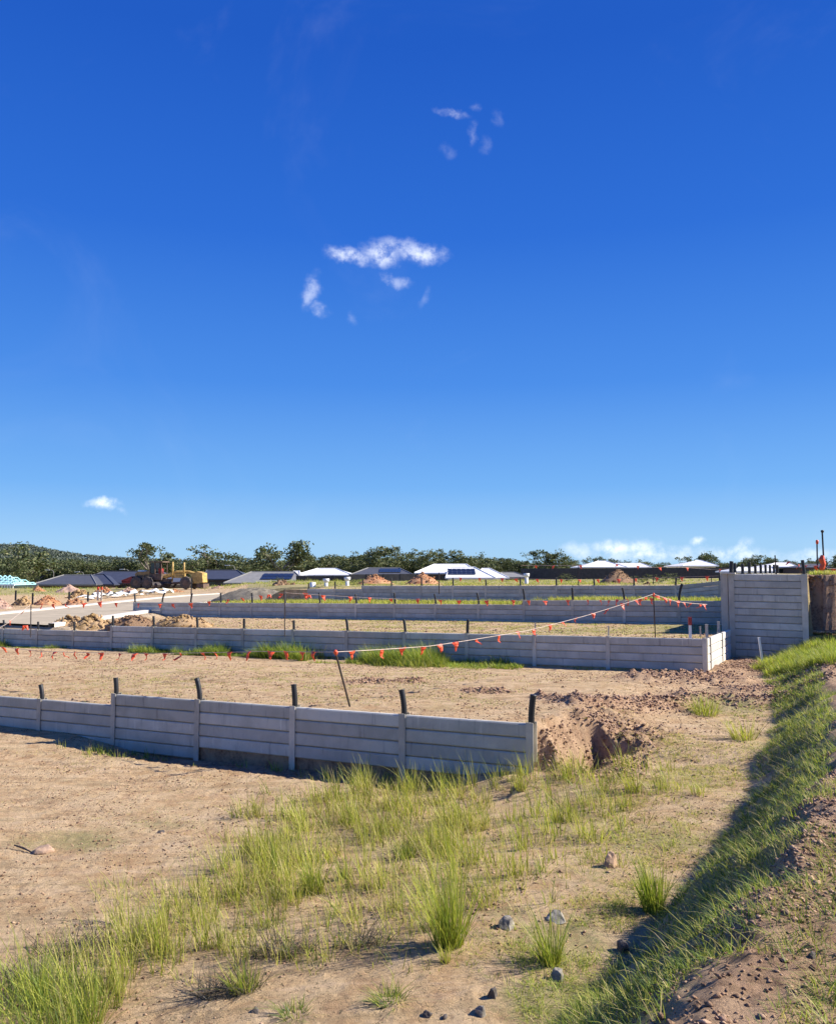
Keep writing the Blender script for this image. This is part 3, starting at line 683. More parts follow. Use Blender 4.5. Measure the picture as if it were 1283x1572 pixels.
lowgrass([(0, 1100), (0, 1030), (700, 1040), (820, 1100), (500, 1085), (300, 1065)], 16000, .045, 5, [2, 2, 1, 2, 2, 5], (-22, -3), (11.2, 20), thr=.0, sp=.09)
lowgrass([(300, 1030), (300, 1015), (1000, 1035), (1000, 1060), (760, 1050)], 5000, .05, 6, DRY, (-22, -2), (14, 21.2), thr=.02, sp=.09)
lowgrass([(540, 978), (540, 950), (1080, 955), (1080, 984)], 11000, .075, 6, [2, 2, 2, 2, 2, 4], (-24, -3.7), (21.8, 31), thr=-.1, sp=.14)
lowgrass([(180, 964), (180, 948), (560, 950), (560, 978)], 7000, .07, 6, [1, 1, 1, 1, 2, 5], (-36, -3.7), (21.8, 31), thr=-.05, sp=.14)
lowgrass([(0, 1560), (0, 1150), (560, 1210), (420, 1260), (250, 1400), (120, 1480)], 9000, .03, 3, [1, 1, 1, 1, 4, 6], (-16, -1), (4, 10.5), thr=-.1, sc=3)
lowgrass([(830, 1330), (830, 1180), (960, 1120), (1180, 1110), (1150, 1240), (1000, 1400)], 12000, .045, 5, [1, 2, 1, 3, 2, 6], (-5, 0), (6, 14), thr=-.12, sc=3)
lowgrass([(0, 1110), (0, 1020), (800, 1030), (830, 1095)], 12000, .055, 6, [1, 1.5, 2, 1, 3, 3], (-22, -3.6), (11.3, 20.5), thr=.08, sc=1.1, sp=.12)
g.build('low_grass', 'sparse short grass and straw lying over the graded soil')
# mound grass
g = Gr()
pts = scatter(40000, -3.4, .4, .5, 26, None, lambda X, Y, u_, t_: (moundramp(u_, t_) > .01) & (moundramp(u_, t_) < .90) & (fbm(X * 1.3, Y * 1.3 + 4, 3) > -.42))
for c in pts:
    r_ = RNG.random(); far_ = c[1] > 9
    tuft(g, c, 7 if far_ else 10, (.035 + .10 * r_ ** 3) * (1.3 if far_ else 1), .06, [1.2, 1, 2.5, 1, 3.5, 1.5] if r_ > .3 else [1, 1, 3, .5, 5, 1], W(c[1]) * .9, .7, 2, wind=(-.05, -.05))
pts = scatter(9000, -.9, .9, .8, 13, None, lambda X, Y, u_, t_: (moundramp(u_, t_) >= .88) & (fbm(X * 1.8, Y * 1.8 + 4, 3) > .06))
for c in pts: tuft(g, c, 6, .07 + .05 * RNG.random(), .04, [1, 1, 2, 1, 3, 2], W(c[1]) * .8, .8, 2)
pts = scatter(700, -1.9, -.2, 2, 20, None, lambda X, Y, u_, t_: (moundramp(u_, t_) > .15) & (moundramp(u_, t_) < .85))
for c in pts: tuft(g, c, 3, .15, .05, DRY, W(c[1]) * .8, 1.0, 3, wind=(0, 0))
pts = scatter(2600, -2.6, .4, 19.5, 25.8, [(1170, 1035), (1190, 1005), (1300, 970), (1300, 1020)])
for c in pts: tuft(g, c, 9, .30, .07, [4, 3, 3, 1, 1, .4], .012, .5, 2)
g.build('bank_grass', 'dense green grass over the shaded flank of the soil bank at the right')
# weeds at the foot of wall 2, grass strips above walls 3 and 4
g = Gr()
def strip_u(u0, u1, t0, t1, n, h_, nb, wts, width, lean=.45, thr=-.2, sp=.12):
    for c in scatter(n, u0, u1, t0, t1, None, lambda X, Y, u_, t_: fbm(X * .6, Y * .6 + 11, 3) > thr):
        tuft(g, c, nb, h_ * RNG.uniform(.5, 1.2) * (np.clip(.75 + 1.6 * float(fbm(np.array(c[0] * .9), np.array(c[1] * .5 + 3), 2)), .3, 1.5) if h_ > .28 else 1), sp, wts, width, lean, 3)
strip_u(-22, -15.2, 20.6, 21.45, 760, .42, 16, [1.5, .8, 4, .3, 6, .2], .014, .5)
strip_u(-30, -25.5, 20.8, 21.45, 160, .32, 12, DG, .014, .5)
strip_u(-14.8, -8.0, 20.3, 21.45, 760, .52, 19, [3, 1.5, 4, .8, 4, .6], .014, .45)
strip_u(-14.6, -8.6, 19.7, 20.9, 170, .30, 18, MG, .013, .5)
strip_u(-24, -4, 21.1, 21.45, 160, .16, 8, MG, .012)
g.build('wall_foot_weeds', 'dark green weeds crowding the foot of the second retaining wall', cat='weeds')
g = Gr()
strip_u(-30, -3.8, 32.5, 40.3, 2600, .26, 9, [3, 4, 2, 2, 1, 1], .020, .5, -.3, .2)
strip_u(-36, -30, 33, 40.3, 300, .22, 8, MG, .022, .5, .1, .2)
strip_u(-34, -3.8, 42.5, 52, 1500, .17, 8, [2, 3, 2, 2, 1, 2.5], .024, .6, -.1, .2)
strip_u(-50, -3.8, 52, 95, 3000, .2, 7, [2, 3, 2, 2, 1, 2.5], .04, .6, -.15, .35)
pts = scatter(1500, -1.3, 0.6, 27.0, 34); 
for c in pts: tuft(g, c, 8, .2, .12, DRY if RNG.random() < .5 else MG, .018, .5, 2)
g.build('terrace_grass', 'bright green grass covering the upper terraces between the far walls')
# prominent single tufts
TUFTS = [(688, 1455, 150, 130, .10, [4, 4, 4, 1, 1, .2], .26, 'tallest bright green grass tuft standing alone in the middle foreground'),
 (1003, 1400, 95, 120, .08, [4, 3, 5, 1, 1, .2], .22, 'upright deep green grass tuft near the foot of the bank'),
 (845, 1480, 100, 70, .07, [3, 3, 3, 1, 1, .3], .3, 'green grass tuft with spreading blades just below the oval blue-grey stone'),
 (483, 1372, 75, 60, .07, [3, 3, 4, 1, 1, .5], .3, 'small fan-shaped green tuft beside the dark clump left of centre'),
 (1082, 1098, 42, 90, .2, [4, 4, 2, 2, .3, .4], .5, 'round bright green tuft on the bare ground before the rubble line'),
 (1140, 1135, 46, 60, .16, [2, 3, 1, 3, .5, 1.5], .5, 'thin spreading tuft standing in front of the round green one, by the bank'),
 (972, 1215, 44, 40, .1, YG, .35, 'wispy tuft on pale sand right of the eroded gully'),
 (800, 1215, 36, 30, .06, YG, .3, 'small yellow-green tuft just in front of the nearest wall end'),
 (375, 1520, 55, 60, .09, [3, 2, 3, 1, 1, 1], .4, 'leafy little green plant with a dark dry mat at its left'),
 (452, 1560, 26, 60, .08, [1, .5, 2, .5, 4, .5], .95, 'flat grey-green rosette at the bottom edge left of centre'),
 (598, 1538, 30, 70, .09, [2, 1, 3, .5, 3, .5], .95, 'flat green rosette on bare sand at bottom centre'),
 (683, 1478, 34, 22, .03, YG, .25, 'tiny tuft directly in front of the tallest tuft'),
 (525, 1350, 40, 22, .04, MG, .25, 'tiny upright tuft right of the fan-shaped one'),
 (622, 1318, 30, 60, .09, [2, .5, 5, .2, 5, .1], .5, 'dark green leafy clump inside the yellow-green stand')]
for (px, py, hp, nb, sp, wts, ln, lab) in TUFTS:
    c = hit(px, py); c.z = float(ground_z(c.x, c.y)); gg = Gr()
    tuft(gg, c, nb * 2, hp * c.y / F, sp, wts, W(c.y) * 1.05, ln)
    gg.build('grass_tuft', lab, None, 'thing', 'grass tuft', c)
# dark dry mats beside tufts
gg = Gr()
for (px, py, r_, n) in ((352, 1524, .16, 160), (430, 1465, .2, 200), (30, 1510, .3, 200), (445, 1315, .3, 160), (120, 1460, .25, 160), (560, 1450, .15, 100)):
    c = hit(px, py); c.z = float(ground_z(c.x, c.y))
    a = RNG.uniform(0, 6.28, n); rr = r_ * np.sqrt(RNG.random(n)); b = np.stack([c.x + rr * np.cos(a) * 1.5, c.y + rr * np.sin(a) * .7, np.zeros(n)], -1); b[:, 2] = ground_z(b[:, 0], b[:, 1])
    gg.add(*blades(b, RNG.uniform(.06, .2, n), np.full(n, .006), RNG.uniform(.8, 1.6, n), np.tile(np.array([[.10, .085, .07]]), (n, 1)) * RNG.uniform(.5, 2.2, (n, 1)), 3))
gg.build('dry_grass_mats', 'dark dead grass mats lying between the green tufts')

# ------------------------------------------------------------------ clods, pebbles, rocks
def ico():
    p = (1 + 5 ** .5) / 2
    v = np.array([(-1, p, 0), (1, p, 0), (-1, -p, 0), (1, -p, 0), (0, -1, p), (0, 1, p), (0, -1, -p), (0, 1, -p), (p, 0, -1), (p, 0, 1), (-p, 0, -1), (-p, 0, 1)]) / math.hypot(1, p)
    f = np.array([(0, 11, 5), (0, 5, 1), (0, 1, 7), (0, 7, 10), (0, 10, 11), (1, 5, 9), (5, 11, 4), (11, 10, 2), (10, 7, 6), (7, 1, 8), (3, 9, 4), (3, 4, 2), (3, 2, 6), (3, 6, 8), (3, 8, 9), (4, 9, 5), (2, 4, 11), (6, 2, 10), (8, 6, 7), (9, 8, 1)])
    return v, f
IV0, IF0 = ico()
OV = np.array([(1, 0, 0), (-1, 0, 0), (0, 1, 0), (0, -1, 0), (0, 0, 1), (0, 0, -1.)]); OF = np.array([(0, 2, 4), (2, 1, 4), (1, 3, 4), (3, 0, 4), (2, 0, 5), (1, 2, 5), (3, 1, 5), (0, 3, 5)])
def clods(name, pts, size, label, mat, flat=.65, cat='soil clods', kind='stuff', parent=None):
    n = len(pts); lo = size < .03; IV, IF_ = (OV, OF) if lo else (IV0, IF0); nv = len(IV); r = size * np.clip(RNG.lognormal(0, .5, n), .3, 2.2)
    J = 1 + RNG.uniform(-.55, .5, (n, nv, 1)); a = RNG.uniform(0, 6.28, n)
    ca_, sa = np.cos(a), np.sin(a); S = RNG.uniform(.6, 1.35, (n, 1, 3)); S[:, :, 2] *= flat; S *= .85
    v = IV[None] * J * S; x = v[:, :, 0] * ca_[:, None] - v[:, :, 1] * sa[:, None]; y = v[:, :, 0] * sa[:, None] + v[:, :, 1] * ca_[:, None]
    V = np.stack([x, y, v[:, :, 2]], -1) * r[:, None, None] + pts[:, None, :] + np.array([0, 0, .25])[None, None] * r[:, None, None] * flat
    c = RNG.uniform(.7, 1.25, (n, 1, 1)) * np.ones((1, nv, 3))
    o = mesh_np(name, V.reshape(-1, 3), [(IF_[None] + (np.arange(n) * nv)[:, None, None]).reshape(-1, 3)], mat, False, c.reshape(-1, 3), parent=parent)
    if kind: tag(o, label, cat, None, kind)
    return o
def clodmat(name, a, b):
    m, t = newmat(name); at = t.n('ShaderNodeAttribute', {'attribute_name': 'Col'}).outputs['Color']; tc = t.n('ShaderNodeTexCoord').outputs['Object']
    n_ = t.noise(tc, 2.5, 4, .6); c = t.mix(1.0, t.mix(t.rng(n_, .35, .65), a, b), at, 'MULTIPLY'); f = t.noise(tc, 45.0, 4, .65)
    bp = t.n('ShaderNodeBump', None, Strength=.7, Distance=.02, Height=f)
    bs = t.n('ShaderNodeBsdfPrincipled', None, Base_Color=t.mix(t.rng(f, .55, .4), c, t.mix(1.0, c, (.55, .5, .48), 'MULTIPLY')), Roughness=.95, Normal=bp.outputs[0]); bs.inputs['Specular IOR Level'].default_value = .15
    t.n('ShaderNodeOutputMaterial', None, Surface=bs.outputs[0]); return m
M_CLOD = clodmat('clod_earth', (.30, .19, .12), (.52, .36, .235))
M_CLOD2 = clodmat('dug_clay', (.34, .21, .145), (.52, .36, .25))
M_CLODO = clodmat('orange_clay', (.52, .24, .12), (.60, .36, .20)); M_CLODY = clodmat('yellow_brown_clay', (.36, .24, .11), (.56, .39, .22))
M_CLODP = clodmat('pink_clay', (.50, .33, .25), (.60, .42, .32)); M_CLODG = clodmat('grey_loam', (.20, .18, .14), (.30, .27, .21)); M_CLODB = clodmat('brown_clay', (.24, .15, .09), (.38, .25, .15))
cl = [scatter(38000, -16, -.4, 1.2, 11, None, lambda X, Y, u_, t_: fbm(X * 1.2, Y * 1.2, 3) > -.12), scatter(9000, -1.6, .8, 1.5, 12, None, lambda X, Y, u_, t_: moundramp(u_, t_) > .85)]
clods('soil_crumbs', np.concatenate(cl), .0095, 'small soil crumbs scattered over the sandy foreground', M_CLOD)
clods('soil_crumbs', scatter(22000, -26, -1.5, 11.2, 21, None, lambda X, Y, u_, t_: fbm(X * .8, Y * .8, 3) > -.1), .014, 'small soil crumbs scattered over the terrace between the two nearest walls', M_CLOD)
clods('soil_crumbs', scatter(9000, -34, -3.8, 21.7, 31, None, lambda X, Y, u_, t_: fbm(X * .7, Y * .7, 3) > -.1), .022, 'soil crumbs scattered over the second terrace', M_CLOD)
clods('soil_clods', scatter(14000, -1.2, .6, 1.5, 10, None, lambda X, Y, u_, t_: (moundramp(u_, t_) > .78) & (fbm(X * 1.4, Y * 1.4 + 9, 3) > -.05)), .013, 'crumbly pinkish clods on top of the soil bank', M_CLOD2)
bp_ = []
for a, b, r, hh in BERMS:
    A, B_ = px2ut(*a), px2ut(*b); n = int(620 * math.hypot(A[0] - B_[0], A[1] - B_[1]) * r / .3) + 60
    k = RNG.random(n); uu = A[0] + (B_[0] - A[0]) * k + RNG.normal(0, r * .75, n); tt = A[1] + (B_[1] - A[1]) * k + RNG.normal(0, r * .75, n)
    X, Y = uv2xy(uu, warpv(uu, tt)); bp_.append(np.stack([X, Y, ground_z(X, Y)], -1))
uu = RNG.uniform(-4.1, -2.7, 500); tt = RNG.uniform(11.1, 14.2, 500); X, Y = uv2xy(uu, tt); bp_.append(np.stack([X, Y, ground_z(X, Y)], -1))
uu = RNG.uniform(-3.4, -1.6, 800); tt = RNG.uniform(24.2, 25.95, 800); X, Y = uv2xy(uu, tt); bp_.append(np.stack([X, Y, ground_z(X, Y)], -1))
gu = RNG.uniform(-4.1, -2.8, 1500); gt = RNG.uniform(11.1, 14.0, 1500); gX, gY = uv2xy(gu, gt); clods('dug_clods', np.stack([gX, gY, ground_z(gX, gY)], -1), .022, 'tan crumbly clods on the eroded slope at the end of the nearest wall', M_CLOD)
clods('dug_clods', np.concatenate(bp_), .021, 'dark churned clods thrown up along the trench and gully', M_CLOD2)
uu = RNG.uniform(-1.35, 1.0, 2600); tt = 26.35 + RNG.uniform(0, .5, 2600); hh = RNG.random(2600); X, Y = uv2xy(uu, tt); z_ = np.minimum(E0 - .12 - .75 * hh ** 1.5, ground_z(X, Y) + .1)
clods('bank_rubble', np.stack([X, Y, z_], -1), .035, 'rubbly roots and stones in the top of the cut bank right of the tall wall', M_CLOD)

def rock(px, py, wpx, hpx, mat, label, name='stone', sd_=0, cat='stone'):
    c = hit(px, py); c.z = float(ground_z(c.x, c.y)); k = c.y / F; rg = np.random.default_rng(sd_)
    import bmesh
    bm = bmesh.new(); bmesh.ops.create_icosphere(bm, subdivisions=3, radius=1)
    pl = [Vector(rg.normal(0, 1, 3)).normalized() for _ in range(12)]; dd_ = [rg.uniform(.5, .85) for _ in range(12)]
    for v in bm.verts:
        for p_, q_ in zip(pl, dd_):
            d = v.co.dot(p_) - q_
            if d > 0: v.co -= p_ * d
        v.co = Vector((v.co.x * wpx * k * .62, v.co.y * wpx * k * .5, v.co.z * hpx * k * .8)) * (1 + .03 * rg.normal())
    me = bpy.data.meshes.new(name); bm.to_mesh(me); bm.free(); me.materials.append(mat)
    o = bpy.data.objects.new(name, me); o.location = c + Vector((0, 0, hpx * k * .02)); o.rotation_euler = (0, 0, rg.uniform(0, 3)); link(o); return tag(o, label, cat)
for a in [(855, 1412, 34, 16, M_STONE, 'oval blue-grey stone right of centre in the grass'), (780, 1424, 30, 20, M_STONE, 'rough pale grey stone left of the oval one'), (938, 1330, 20, 26, M_EARTHROCK, 'upright brown clay lump beside the green patch'),
          (955, 1462, 20, 20, M_DARKROCK, 'dark angular stone at the foot of the bank'), (856, 1506, 26, 20, M_STONE, 'dark grey stone lying in low green grass near the bottom'), (757, 1532, 18, 18, M_DARKROCK, 'small rough brown stone left of the dark grey one'),
          (736, 1558, 18, 22, M_STONE, 'small upright grey stone at the bottom edge'), (657, 1562, 16, 10, M_DARKROCK, 'leftmost small dark stone on bare sand at the bottom'), (682, 1563, 9, 7, M_DARKROCK, 'tiny dark stone just right of another at the bottom'),
          (68, 1308, 30, 14, M_EARTHROCK, 'flat pale clay slab on the left with a stick beside it'), (248, 1278, 12, 8, M_DARKROCK, 'small dark stone on the open soil at left'), (392, 1555, 14, 8, M_DARKROCK, 'small dark stone by the flat rosette at bottom left'), (1245, 1470, 16, 12, M_DARKROCK, 'dark clod stone on the soil bank at far right')]:
    rock(*a, sd_=int(a[0]))
c = hit(38, 1308); st = MB().tube([(-.14, .05, .045), (-.02, 0, .03), (.10, -.07, .012)], [.008, .011, .006], 6).build('stick', M_DARKST, None, False, Vector((c.x, c.y, float(ground_z(c.x, c.y))))); tag(st, 'dark short stick lying against the flat clay slab', 'stick')

# ------------------------------------------------------------------ pickets, bunting, stakes
def picket(base, top, label, capm=M_ORANGE, r=.014, name='star_picket', cap=.07):
    b = Vector(base); t_ = Vector(top); r_ = empty(name, b); tag(r_, label, 'picket'); d = t_ - b; up = d.normalized(); x = up.orthogonal().normalized(); y = up.cross(x)
    m = MB(); n = 3; vs = []
    for z in (0, 1):
        for k in range(6):
            a = math.pi * k / 3; rr = r * 1.35 if k % 2 == 0 else r * .42; vs.append(d * z * 1.0 + (x * math.cos(a) + y * math.sin(a)) * rr - (up * .2 if z == 0 else up * 0))
    m.add(vs, [(k, (k + 1) % 6, 6 + (k + 1) % 6, 6 + k) for k in range(6)] + [tuple(range(6, 12))]); m.build('stake', M_DARKST, r_)
    if capm:
        m = MB().tube([d - up * cap * .8, d - up * cap * .3, d + up * cap * .25, d + up * cap * .4], [r * 1.7, r * 2.4, r * 2.2, r * .8], 8); m.build('cap', capm, r_, True)
    return t_
def flagmesh(k):
    rg = random.Random(k); w_ = random.Random(k + 9).uniform(.05, .072); h_ = .145; m = MB(); n = 4; vs = []
    for side in (.0015, -.0015):
        for i in range(n + 1):
            q = i / n; ww = w_ * (1 - q) + .006; bend = rg.uniform(-.02, .02) + .035 * math.sin(q * 3 + k); tw_ = rg.uniform(-.25, .25) + .5 * q * ((k % 3) - 1)
            for sx in (-1, 0, 1): vs.append((sx * ww * math.cos(tw_) + .02 * q, bend + sx * ww * math.sin(tw_) + side + .01 * abs(sx), -h_ * q))
    fs = []
    for i in range(n):
        for j in range(2):
            a = i * 3 + j; fs.append((a, a + 1, a + 4, a + 3)); b = 15 + a; fs.append((b + 3, b + 4, b + 1, b))
    for i in range(n):
        for j, sgn in ((0, 1), (2, -1)): a = i * 3 + j; fs.append((a, a + 3, a + 18, a + 15) if sgn > 0 else (a + 15, a + 18, a + 3, a))
    m.add(vs, fs); return m.mesh('flag', M_ORANGE)
FLAGS = [flagmesh(k) for k in range(6)]
M_ORANGE.use_backface_culling = False
def bunting(anchors, label, spacing=None, flags_px=None, sag=.12, r=.005, scale=1.0, skip=()):
    A = [Vector(a) for a in anchors]; o = empty('bunting', A[0]); tag(o, label, 'bunting'); pts = []
    for i in range(len(A) - 1):
        n = 14; L = (A[i + 1] - A[i]).length
        for k in range(n + (i == len(A) - 2)):
            q = k / n; p = A[i].lerp(A[i + 1], q); p.z -= sag * L * .25 * 4 * q * (1 - q) * .5; pts.append(p)
    MB().tube([p - A[0] for p in pts], r, 5).build('rope', M_ROPE, o)
    cum = [0]
    for i in range(len(pts) - 1): cum.append(cum[-1] + (pts[i + 1] - pts[i]).length)
    s_ = spacing * .6; k = 0
    while s_ < cum[-1]:
        i = max(j for j in range(len(cum)) if cum[j] <= s_); i = min(i, len(pts) - 2); q = (s_ - cum[i]) / (cum[i + 1] - cum[i]); p = pts[i].lerp(pts[i + 1], q); d = pts[i + 1] - pts[i]
        f = bpy.data.objects.new('flag', FLAGS[random.randrange(6)]); f.location = p - A[0]; f.rotation_euler = (random.uniform(-.5, .5), random.uniform(-.2, .2), math.atan2(d.y, d.x) + random.uniform(-.5, .5))
        f.scale = [scale * random.uniform(.85, 1.12)] * 3; link(f, o); s_ += spacing * random.uniform(.65, 1.35); k += 1
    return o
pA = picket(hit(537, 1085), P(515, 1001, 13.0), 'dark leaning picket with an orange cap behind the nearest wall')
pB = picket(hit(1006, 980), P(1003, 912, 22.0), 'dark picket with an orange cap standing on the second terrace')
pC = picket(P(437, 968, 26.2), P(437, 905, 26.2), 'thin dark picket behind the middle of the second wall', None)
pD = picket(P(47, 970, 30.0), P(47.5, 928, 30.0), 'leftmost dark picket behind the second wall', None, .016)
bunting([P(-60, 985, 19.5), P(60, 1000, 18.5), P(240, 1003, 16.0), P(400, 1000, 14.2), pA], 'orange flag bunting strung low across the nearest terrace at left', .50, sag=.02)
bunting([pA, P(660, 992, 15.0), P(810, 968, 17.5), P(900, 945, 19.5), pB], 'pale rope with orange flags rising from the leaning picket to the terrace picket', .62, sag=.02, r=.0055)
bunting([pB, P(1040, 924, 23.0), P(1085, 928, 24.0)], 'short run of orange flags from the terrace picket toward the tall wall', .36, sag=.03, r=.008, scale=1.05)
bunting([pD, P(160, 925, 29.0), P(280, 927, 28.0), pC + Vector((0, 0, -.1)), P(620, 920, 27.5), P(800, 922, 27), P(900, 921, 26), pB + Vector((0, .1, -.12))], 'long line of orange flags hanging in front of the third wall', .68, sag=.03, r=.004, scale=1.15)
bunting([pD, P(10, 958, 28.5), P(-40, 985, 27)], 'pale rope with orange tags dropping left from the leftmost picket', .9, sag=.0, r=.006)
q1 = picket(P(1255, 893, 27.5), P(1254, 831, 27.5), 'shorter dark picket with an orange tag on the cut bank at right', M_ORANGE, .02, cap=.12)
q2 = picket(P(1266, 893, 26.9), P(1262, 815, 26.9), 'tallest leaning dark picket on the cut bank at right', M_DARKST, .022)
picket(P(1269, 893, 28.2), P(1268, 862, 28.2), 'short dark picket behind the tallest one', None, .016)
picket(P(1192, 885, 31.0), P(1189.5, 852.5, 31.0), 'thin dark picket behind the top of the tall wall', None, .02)
bunting([P(1283 + 20, 872, 27), P(1270, 873, 27), P(1264, 868, 26.8), P(1240, 868, 27.5), P(1208, 861, 30)], 'limp orange bunting tied between the pickets on the cut bank', .8, sag=.1, r=.008, scale=1.25)
m = MB(); rag = empty('orange_rag', P(1262, 866, 26.8)); tag(rag, 'large orange plastic rag tied round the tall leaning picket', 'rag')
m.tube([(0, -.03, .28), (-.03, -.03, .15), (.01, -.04, 0), (-.04, -.03, -.14), (-.05, -.03, -.26)], [.05, .1, .085, .09, .03], 7); m.build('cloth', M_ORANGE, rag)
# far flag lines
w4 = lambda px, py, Y=41.5: P(px, py, Y)
fp = [picket(w4(x, y0, Y), w4(x, y1, Y), lab, None, .02) for x, y0, y1, Y, lab in ((674, 905, 879, 36, 'dark picket between the third and fourth walls before the white house'), (888, 898, 868, 45, 'dark picket on the top terrace left of the brown heap'), (1003, 900, 871, 45, 'dark picket on the top terrace right of the brown heap'), (1092, 895, 874, 45, 'dark picket on the top terrace nearest the tall wall'))]
bunting([P(690, 887, 46), P(773, 888, 45), P(900, 890, 44), P(1042, 886, 42), P(1105, 884, 41)], 'orange flags strung just above the farthest wall', 1.0, sag=.01, r=.006, scale=1.45)
bunting([P(800, 868, 47), fp[1], P(950, 866, 45), fp[2], P(1033, 870, 45), fp[3], P(1120, 873, 44)], 'orange flags strung high across the charcoal fence', 1.5, sag=.02, r=.008, scale=1.3)
# white PVC and timber stakes
def stake(px, y0, y1, Y, wpx, mat, label, name='white_stake', top=None, lean=0, cat='stake'):
    b = P(px, y0, Y); L = (y0 - y1) * Y / F; r_ = empty(name, b); tag(r_, label, cat); w_ = wpx * Y / F
    m = MB().box((0, 0, (L - .25) / 2), (w_, w_ * .7, L + .25), taper=.9); o = m.build('shaft', mat, r_); r_.rotation_euler = (0, lean, 0)
    if top: MB().box((0, 0, L - .07), (w_ * 1.2, w_ * 1.0, .2)).build('painted_top', top, r_)
    else: MB().box((0, 0, L + .006), (w_ * 1.06, w_ * .8, .02)).build('tip', mat, r_)
stake(1169, 1008, 980, 22.0, 3.2, M_WHITE, 'leaning white stake in front of the tall wall', lean=-.12)
stake(1059.5, 985, 950, 21.2, 4, M_WHITE, 'white pipe with a red top behind the second wall corner', 'marker_pipe', M_RED)
stake(1075, 975, 963, 22.5, 2.2, M_TIMB, 'thinnest pale stake behind the sunlit return wall'); stake(1085, 985, 960, 22.2, 4, M_TIMB, 'pale timber stake at the near end of the sunlit return wall'); stake(1103, 974, 955.5, 23.8, 4, M_TIMB, 'pale timber stake at the far end of the sunlit return wall')
stake(821.5, 980, 957, 20.7, 2, M_TIMB, 'thin pale lath standing behind the second wall left of its last bays', 'timber_lath'); stake(934, 982, 962, 21.9, 2, M_TIMB, 'thin pale lath standing behind the second wall near its right end', 'timber_lath')
def pvc(px, y0, y1, Y, r, label, tee=True):
    b = P(px, y0, Y); L = (y0 - y1) * Y / F; o = empty('drain_pipe', b); tag(o, label, 'pipe')
    MB().tube([(0, 0, -.5), (0, 0, L)], r, 12).build('pipe', M_WHITE, o, True)
    if tee: MB().tube([(0, 0, L - .12), (0, 0, L), (0, 0, L + .16)], [r * 1.05, r * 1.7, r * 1.7], 12).build('pipe_cap', M_WHITE, o, True)
pvc(500.5, 905, 892, 58, .13, 'middle white capped drain pipe beyond the farthest wall'); pvc(533, 903, 889.5, 58, .13, 'right white capped drain pipe, nearest the orange-brown heap')
pvc(480, 905, 894, 58, .2, 'short wide white pipe stub left of two capped pipes', False); pvc(808, 898, 884, 56, .12, 'white capped pipe standing alone right of the white house')
for x, lab in ((150, 'left orange-topped survey post of the pair by the road'), (155.5, 'right survey post of the pair by the road')):
    stake(x, 922, 902, 60, 2.4, M_TIMB, lab, 'survey_post', M_ORANGE)
for x, y0, Y in ((24, 918, 60), (106, 920, 58), (135, 920, 58), (50, 922, 50)):
    stake(x, y0, y0 - 11, Y, 2.4, M_BLACK, 'short black post %s' % {24: 'standing in grass at the far left', 106: 'among the rubble left of the survey posts', 135: 'nearest the survey posts', 50: 'on the rubble heap at left'}[x], 'black_post', cat='post')
stake(293.5, 918, 889, 58, 1.6, M_BLACK, 'thin dark rod in front of the road grader', 'steel_rod', cat='rod')
# conduit tails
for x, y, Y, lab in ((412.6, 916, 40, 'orange rag on the ground beside the grey loam heap'), (474, 917, 41, 'orange conduit end sticking out below the farthest wall'), (38, 965, 29, 'small orange cloth on the ground at far left')):
    o = MB().tube([(-.15, 0, -.1), (-.05, 0, .1), (.1, .05, .12), (.2, 0, -.1)], [.05, .12, .1, .04], 6).build('orange_rag', M_ORANGE, None, False, P(x, y, Y)); o.scale = (.55, .55, .55); tag(o, lab, 'rag')

# ------------------------------------------------------------------ spoil heaps
def heap(px0, px1, ytop, ybase, Y, mat, label, clod=.1, depth=.8, shape=1.0, name='soil_heap', n=300):
    p0 = P(px0, ybase, Y); p1 = P(px1, ybase, Y); W_ = (p1.x - p0.x) / 2 * 1.12; Hh = (ybase - ytop) * Y / F; cx = (p0.x + p1.x) / 2; base = p0.z
    nr, ns = 18, 48; vs = []; off = RNG.uniform(0, 90)
    for i in range(nr + 1):
        q = i / nr
        for k in range(ns):
            a = 2 * math.pi * k / ns; rr = q * (1 + .14 * float(fbm(np.array(math.cos(a) * 1.7 + off), np.array(math.sin(a) * 1.7), 2)))
            x = W_ * rr * math.cos(a); y = W_ * depth * rr * math.sin(a)
            z = Hh * ((1 - q) ** shape if shape != 2 else math.cos(q * math.pi / 2) ** .8) + Hh * (.42 if clod > .095 else .16) * float(fbm(np.array(x * 2.2 / max(Hh, .3) + off), np.array(y * 2.2 / max(Hh, .3)), 3, .7)) * min(1, 3 * (1 - q)) - (.35 if i == nr else 0)
            vs.append((x, y, z))
    fs = [(i * ns + k, i * ns + (k + 1) % ns, (i + 1) * ns + (k + 1) % ns, (i + 1) * ns + k) for i in range(nr) for k in range(ns)]
    V = np.array(vs); o = mesh_np(name, V, [np.array([f[::-1] for f in fs])], mat, clod < .095, np.ones((len(V), 3))); o.location = (cx, Y, base); tag(o, label, 'earth heap')
    sel = RNG.integers(0, nr * ns, n); pts = V[sel] + RNG.normal(0, .06 * W_ / 2, (n, 3)) * np.array([1, 1, .3])
    lc = clods('loose_clods', pts, clod * .42, None, mat, .8, kind=None, parent=o); lc['kind'] = 'stuff'
    return o
heap(545, 606, 883, 899, 62, M_CLODO, 'orange-brown soil heap beside the white capped drain pipes', .09)
heap(622, 676, 879.5, 899, 60, M_CLODO, 'orange soil heap in front of the white-roofed house', .09)
heap(915, 980, 875, 899, 57, M_CLODB, 'brown soil heap on the top terrace before the charcoal fence', .09)
heap(406, 466, 891, 908, 66, M_CLODB, 'dark brown soil heap left of the drain pipes', .1)
heap(330, 455, 903.5, 924, 54, M_CLODG, 'long low heap of grey loam beside the road', .05, .5, 2)
